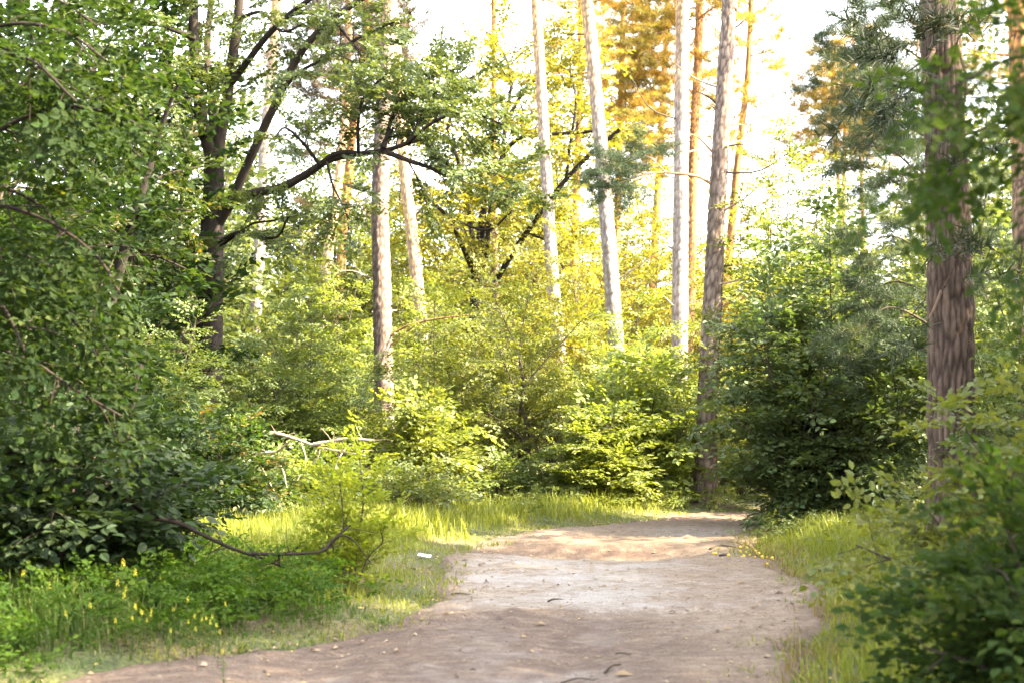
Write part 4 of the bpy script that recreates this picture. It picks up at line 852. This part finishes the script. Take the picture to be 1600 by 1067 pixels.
# left verge and the sunlit strip behind it
x, y = scatter(120000, -8.5, 3, 7.5, 25.5); d = road_depth(x, y) + edge_noise(x, y) * .9
w_ = np.interp(y, [7.5, 9, 12, 14, 17, 20, 23, 25.5], [2.2, 2.6, 3.6, 5.5, 4.6, 2.6, 1.7, .8])
m = (d < -.02) & (d > -w_) & (x < right_x(y)) & (x < 3) & (rng.random(len(x)) < .25 + 1.2 * fbm(x * 1.1, y * 1.1, 80) * sstep(-.02, -.35, d))
x, y, d = x[m], y[m], d[m]
h = (.06 + .27 * sstep(-.1, -1.5, d)) * (.55 + .9 * fbm(x * .9, y * .9, 81)) * rng.uniform(.6, 1.25, len(x))
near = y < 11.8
blades('verge_grass', 'bright sunlit grass between the road and the left shrubs', x[~near], y[~near], h[~near], 'grass', 72)
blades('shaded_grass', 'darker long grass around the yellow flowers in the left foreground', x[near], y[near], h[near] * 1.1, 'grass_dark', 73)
x, y = scatter(60000, .8, 8.5, 7.5, 21); d = -(x - right_x(y)) + edge_noise(x, y) * .9
m = (d < 0) & (d > -3.2) & (road_depth(x, y) < 0) & (rng.random(len(x)) < .3 + 1.2 * fbm(x * 1.1, y * 1.1, 84)); x, y, d = x[m], y[m], d[m]
h = (.09 + .22 * sstep(0, -.9, d)) * (.6 + .8 * fbm(x * .9, y * .9, 85)) * rng.uniform(.6, 1.25, len(x)) * np.interp(y, [8, 11, 14], [1.35, 1.1, 1.0])
blades('verge_grass', 'fine green grass along the right side of the road', x, y, h, 'grass', 74)
M['straw'] = leaf_mat('straw', [(0, (.14, .12, .04)), (.5, (.26, .20, .08)), (1, (.38, .30, .13))], .35, (1.3, 1.2, .6), .7, .1)
x, y = scatter(26000, .8, 6, 7.5, 20); d = -(x - right_x(y)) + edge_noise(x, y); m = (d < .12) & (d > -.8) & (rng.random(len(x)) < .15 + .9 * sstep(.4, .7, fbm(x * 1.6, y * 1.6, 87))); x, y = x[m], y[m]
blades('dry_grass', 'dry straw-coloured grass where the right verge meets the road', x, y, rng.uniform(.05, .2, len(x)), 'straw', 77, .004, .9)
x, y = scatter(60000, -5.5, 6, 7.5, 25); d = road_depth(x, y) + edge_noise(x, y) * 1.2
m = (abs(d) < .3) & (rng.random(len(x)) < 1.8 * sstep(.45, .62, fbm(x * 2.2, y * 2.2, 86))); x, y = x[m], y[m]
blades('edge_grass', 'short trampled grass straggling over the road edges', x, y, rng.uniform(.03, .11, len(x)), 'grass', 76, .005, .9)
# tall reed-like clumps by the low bush left of the road curve
cx, cy = gnd(640, 850); x = cx - .7 + rng.normal(0, .5, 2600); y = cy + 1.2 + rng.normal(0, .5, 2600); m = road_depth(x, y) < -.25; x, y = x[m], y[m]
blades('tall_grass', 'taller broad-bladed grass clump left of the road curve', x, y, rng.uniform(.2, .46, len(x)), 'grass', 75, .007, .5)

def herbs(name, label, x, y, hmax, tpl, leaf, mat, seed, layers=3):
    rg = np.random.default_rng(seed); n = len(x); X, Y_, Z_ = [], [], []
    for k in range(layers):
        X.append(x + rg.normal(0, .05, n)); Y_.append(y + rg.normal(0, .05, n)); Z_.append(terrain(x, y) + .03 + hmax * (k + rg.random(n)) / layers)
    X, Y_, Z_ = map(np.concatenate, (X, Y_, Z_)); a = rg.uniform(0, 6.28, len(X))
    lv = place(TPL[tpl], rg, np.c_[X, Y_, Z_], np.c_[np.cos(a), np.sin(a), rg.normal(.25, .4, len(X))], np.c_[rg.normal(0, .3, (len(X), 2)), np.ones(len(X))], rg.uniform(.55, 1.0, len(X)))
    return props(obj(name, leaves_mesh(name, lv, leaf, M[mat])), label, None, None, 'stuff')
x, y = scatter(2000, -5.5, 0, 7.8, 14.0); d = road_depth(x, y) + edge_noise(x, y)
m = (d < -.25) & (d > -4) & (rng.random(len(x)) < sstep(.35, .6, fbm(x * .8, y * .8, 90)) + .25 * (y < 11.5)); x, y = x[m], y[m]
herbs('herb_undergrowth', 'leafy weeds and herbs along the left foreground verge', x, y, .30 * (.5 + fbm(x, y, 91)), 'weed', 'ovate', 'leaf_herb', 92, 2)
x, y = scatter(3400, -14, 14, 15, 40); d = road_depth(x, y)
m = (d < -.6) & ~((d > -3.2) & (x < 0) & (y < 23)) & ~((x > 0) & (y < 19.5) & (d > -2)); x, y = x[m], y[m]
herbs('woodland_undergrowth', 'low green undergrowth on the forest floor between the shrubs', x, y, .35, 'fine', 'kite', 'leaf_mid', 93, 1)
x, y = scatter(700, 2.6, 6.2, 17.6, 21.5); d = road_depth(x, y) + edge_noise(x, y); m = (d < -.1) & (d > -1.5); x, y = x[m], y[m]
herbs('ground_ivy', 'vivid green low plants at the foot of the big dark bush', x, y, .18, 'weed', 'ovate', 'leaf_mid', 94, 1)
x, y = scatter(900, .5, 6.0, 23.5, 27.5); d = road_depth(x, y) + edge_noise(x, y); m = (d < -.1) & (d > -1.6); x, y = x[m], y[m]
herbs('ground_ivy', 'bright low plants along the far road edge by the roadside pine', x, y, .2, 'weed', 'ovate', 'leaf_fresh', 95, 1)

# ------------------------------------------------------------------ yellow flowers of the left foreground
def flower_parts(rg):
    st = tube(resample([(0, 0, 0), (.01, 0, .2), (.02, .01, .42)], 7), np.linspace(.003, .0018, 7), 5)
    n = 34; t = rg.uniform(.1, .85, n); a = rg.uniform(0, 6.28, n)
    lv = [np.c_[.02 * t, np.zeros(n), t * .42], np.c_[np.cos(a), np.sin(a), rg.uniform(.5, 1.2, n)], np.c_[np.zeros((n, 2)), np.ones(n)], rg.uniform(.03, .06, n), rg.random(n)]
    V, F, o = [], [], 0
    for k in range(13):                                            # snapdragon-like spike: two-lipped florets with a spur
        b_ = k * 2.4; hgt = .405 + .0042 * k; s = .0056 * (1.15 - .05 * k)
        dx, dy = math.cos(b_), math.sin(b_); c0 = np.array([.02 + dx * .007, .01 + dy * .007, hgt])
        for (l, wd_, up_) in ((1.6, .8, .8), (1.5, 1.0, -.5), (1.8, .25, -1.3)):
            e = c0 + np.array([dx, dy, up_]) * s * l; sd2 = np.array([-dy, dx, 0]) * s * wd_; md = (c0 + e) / 2
            V += [c0, md + sd2 + [0, 0, .002], e, md - sd2]; F.append([o, o + 1, o + 2, o + 3]); o += 4
    return wood_mesh('flower_stem', st, M['grass_dark']), leaves_mesh('flower_leaves', lv, 'long', M['grass_dark']), mesh_np('flower_spike', np.array(V), np.array(F), M_FL)
M_FL, N, L = new_mat('yellow_petal')
p = N.new('ShaderNodeBsdfPrincipled'); p.inputs['Base Color'].default_value = (.78, .70, .07, 1); p.inputs['Roughness'].default_value = .5
t = N.new('ShaderNodeBsdfTranslucent'); t.inputs['Color'].default_value = (.8, .72, .07, 1); mx = N.new('ShaderNodeMixShader'); mx.inputs[0].default_value = .35; L.new(p.outputs[0], mx.inputs[1]); L.new(t.outputs[0], mx.inputs[2])
o = N.new('ShaderNodeOutputMaterial'); L.new(mx.outputs[0], o.inputs[0])
rng = np.random.default_rng(44); FP = [flower_parts(rng) for _ in range(4)]
fpx = [(42, 898), (72, 905), (92, 890), (104, 943), (150, 935), (152, 945), (190, 911), (205, 918), (213, 932), (211, 950), (222, 943), (201, 920), (216, 895), (193, 882), (183, 965), (187, 965), (211, 961), (229, 970), (232, 977), (240, 945), (268, 975), (278, 962), (268, 988), (297, 920), (317, 934), (305, 967), (322, 970), (328, 968), (330, 978), (335, 966), (340, 980), (353, 938), (313, 985), (355, 1017), (258, 899), (80, 918), (240, 952), (219, 938), (345, 990), (296, 975)]
for i, (fx, fy) in enumerate(fpx):
    # the plant whose tip the photograph shows there: stands where its height brings the tip to that line of sight
    for sc in (rng.uniform(.75, 1.1), .75, .6, .45, .3):
        hgt = .42 * sc; Yf = (EYE - hgt - .08) * FPX / (fy - HY); xf = ground_x(fx, Yf)
        if road_depth(np.float64(xf), np.float64(Yf)) < -.12: break
    sc = max(sc, .55)
    r_ = thing('yellow_flower', 'slender yellow flower spike in the grass below the dark left bush', 'flower', (xf, Yf, on_ground(xf, Yf) - .01), 'yellow flowers in the left foreground', rng.uniform(0, 6.28), sc)
    a_, b_, c_ = FP[i % 4]; obj('stem', a_, r_); obj('stem_leaves', b_, r_, 'stuff'); obj('blossom', c_, r_)

# ------------------------------------------------------------------ small things on the road
rng = np.random.default_rng(55)
m_fr = plain_mat('yellow_fruit', (.62, .42, .06), .5, .25, 40)
V, F = tube(np.c_[np.zeros(9), np.zeros(9), .019 * (1 - np.cos(np.linspace(0, np.pi, 9)))], .021 * np.sin(np.linspace(.05, 3.05, 9)) + .0008, 10)
F_me = mesh_np('fruit_body', V, F, m_fr, True)
for i, (fx, fy) in enumerate([(1154, 853), (1155, 861), (1159, 851), (1165, 855), (1169, 856), (1176, 856), (1163, 862), (1160, 866), (1161, 869), (1157, 869), (1178, 861), (1182, 864), (1178, 871), (1196, 871), (1188, 871), (1113, 859), (1116, 861), (1169, 865), (1197, 881), (1137, 867), (1204, 872), (1183, 866)]):
    xf, Yf = gnd(fx, fy)
    o = obj('windfall_fruit', F_me); o.location = (xf, Yf, on_ground(xf, Yf) - .003); o.scale = [rng.uniform(.6, 1.0)] * 3; o.rotation_euler = (rng.uniform(-.4, .4), rng.uniform(-.4, .4), rng.uniform(0, 6))
    props(o, 'small yellow windfall fruit on the road below the big dark bush', 'fruit', 'windfall fruit by the dark bush')
xf, Yf = gnd(664, 873)
nn = 12; gx_, gy_ = np.meshgrid(np.linspace(-.075, .075, nn), np.linspace(-.028, .028, 6)); gz_ = .01 + .025 * (fbm(gx_ * 14, gy_ * 20, 3) - .2) + .25 * gx_ ** 2
q = np.arange(5)[:, None] * nn + np.arange(nn - 1)[None]
o = obj('paper_scrap', mesh_np('paper_scrap', np.stack([gx_, gy_, gz_], -1).reshape(-1, 3), np.stack([q, q + 1, q + nn + 1, q + nn], -1).reshape(-1, 4), plain_mat('white_paper', (.75, .80, .80), .6, .06), True))
o.location = (xf, Yf, on_ground(xf, Yf) + .03); o.rotation_euler = (.35, .1, -.2); props(o, 'crumpled white scrap of paper in the grass at the road edge', 'litter')
for i, (pl, wd, lb) in enumerate([([(876, 1052), (905, 1048), (925, 1050), (948, 1047)], 3, 'thin dark twig lying in the brown mud at the bottom centre'), ([(943, 1043), (955, 1040), (968, 1034)], 4, 'short stick end beside the twig in the brown mud'), ([(856, 938), (868, 934), (892, 935)], 3, 'short curved twig on the pale middle of the road'), ([(706, 925), (735, 926)], 2.5, 'thin reddish twig near the left edge of the pale road'), ([(1108, 851), (1125, 849), (1148, 851)], 5, 'dark stick lying across the road left of the fruit'), ([(1123, 866), (1136, 864)], 5, 'dark chip of wood beside the yellow fruit'), ([(960, 1018), (985, 1017)], 3, 'small dark twig above the thin dark twig in the mud')]):
    P = np.array([(*gnd(*q), 0) for q in pl]); P[:, 2] = [on_ground(a, b_) + .008 for a, b_, _ in P]; Q = resample(P, 12); Q[:, 2] += .006 * np.sin(np.linspace(0, 5, 12))
    rr0 = wd / FPX * P[0][1] / 2; c0 = P[0].copy()
    o = obj('twig', wood_mesh('fallen_twig', tube(Q - c0, np.linspace(rr0, rr0 * .5, 12), 6), M['stem'])); o.location = c0; props(o, lb, 'twig', 'twigs lying on the road')
# crumbs of bark, leaf bits and grit
n = 5200; x, y = scatter(n, -3.5, 6, 7.6, 24.5); d = road_depth(x, y); m = (d > .02) & (rng.random(n) < np.where(d < .7, 1.0, .42)); x, y, d = x[m], y[m], d[m]; n = len(x)
s = rng.gamma(2.2, .006, n) + .004; a = rng.uniform(0, 6.28, n); z = road_z(x, y) + .004
T = np.array([(-1, 0, 0), (0, -.5, .15), (1.1, .1, .1), (.1, .55, .3), (0, 0, .55)]); ca, sa = np.cos(a), np.sin(a)
V = np.stack([x[:, None] + s[:, None] * (ca[:, None] * T[:, 0] - sa[:, None] * T[:, 1]), y[:, None] + s[:, None] * (sa[:, None] * T[:, 0] + ca[:, None] * T[:, 1]), z[:, None] + s[:, None] * T[:, 2]], -1).reshape(-1, 3)
f = np.array([(0, 1, 4), (1, 2, 4), (2, 3, 4), (3, 0, 4)]); Fa = (f[None] + np.arange(n)[:, None, None] * 5).reshape(-1, 3)
m_l, N, L = new_mat('litter_bits'); at = node(N, 'ShaderNodeAttribute', attribute_name='tint'); cr = ramp(N, [(0, (.06, .045, .035)), (.35, (.16, .11, .07)), (.7, (.22, .15, .08)), (.95, (.28, .22, .15)), (1, (.4, .28, .08))]); L.new(at.outputs['Fac'], cr.inputs[0])
p = N.new('ShaderNodeBsdfPrincipled'); p.inputs['Roughness'].default_value = .9; L.new(cr.outputs[0], p.inputs['Base Color']); o = N.new('ShaderNodeOutputMaterial'); L.new(p.outputs[0], o.inputs[0])
props(obj('road_debris', mesh_np('road_debris', V, Fa, m_l, face={'tint': np.repeat(rng.random(n), 4)})), 'leaf bits and bark crumbs strewn on the dirt road', None, None, 'stuff')

n = 9000; x, y = scatter(n, -6, 7, 7.6, 26); d = road_depth(x, y) + edge_noise(x, y) * .6; m = rng.random(n) < np.where(d < -.5, .35, np.where(d < .35, .9, .05)) * np.where(d < -2.5, .3, 1); x, y, d = x[m], y[m], d[m]; n = len(x)
z = np.where(road_depth(x, y) > .05, road_z(x, y), terrain(x, y)) + .012; a = rng.uniform(0, 6.28, n)
lv = [np.c_[x, y, z], np.c_[np.cos(a), np.sin(a), rng.normal(0, .12, n)], np.c_[rng.normal(0, .25, (n, 2)), np.ones(n)], rng.gamma(4, .006, n) + .012, rng.random(n)]
M['litter'] = leaf_mat('dry_leaf', [(0, (.07, .045, .03)), (.4, (.15, .095, .05)), (.75, (.26, .17, .07)), (.93, (.36, .27, .10)), (1, (.5, .36, .08))], .1, (1.2, 1, .6), .7, .2)
props(obj('leaf_litter', leaves_mesh('leaf_litter', lv, 'kite', M['litter'])), 'dry fallen leaves strewn along the road edges', None, None, 'stuff')
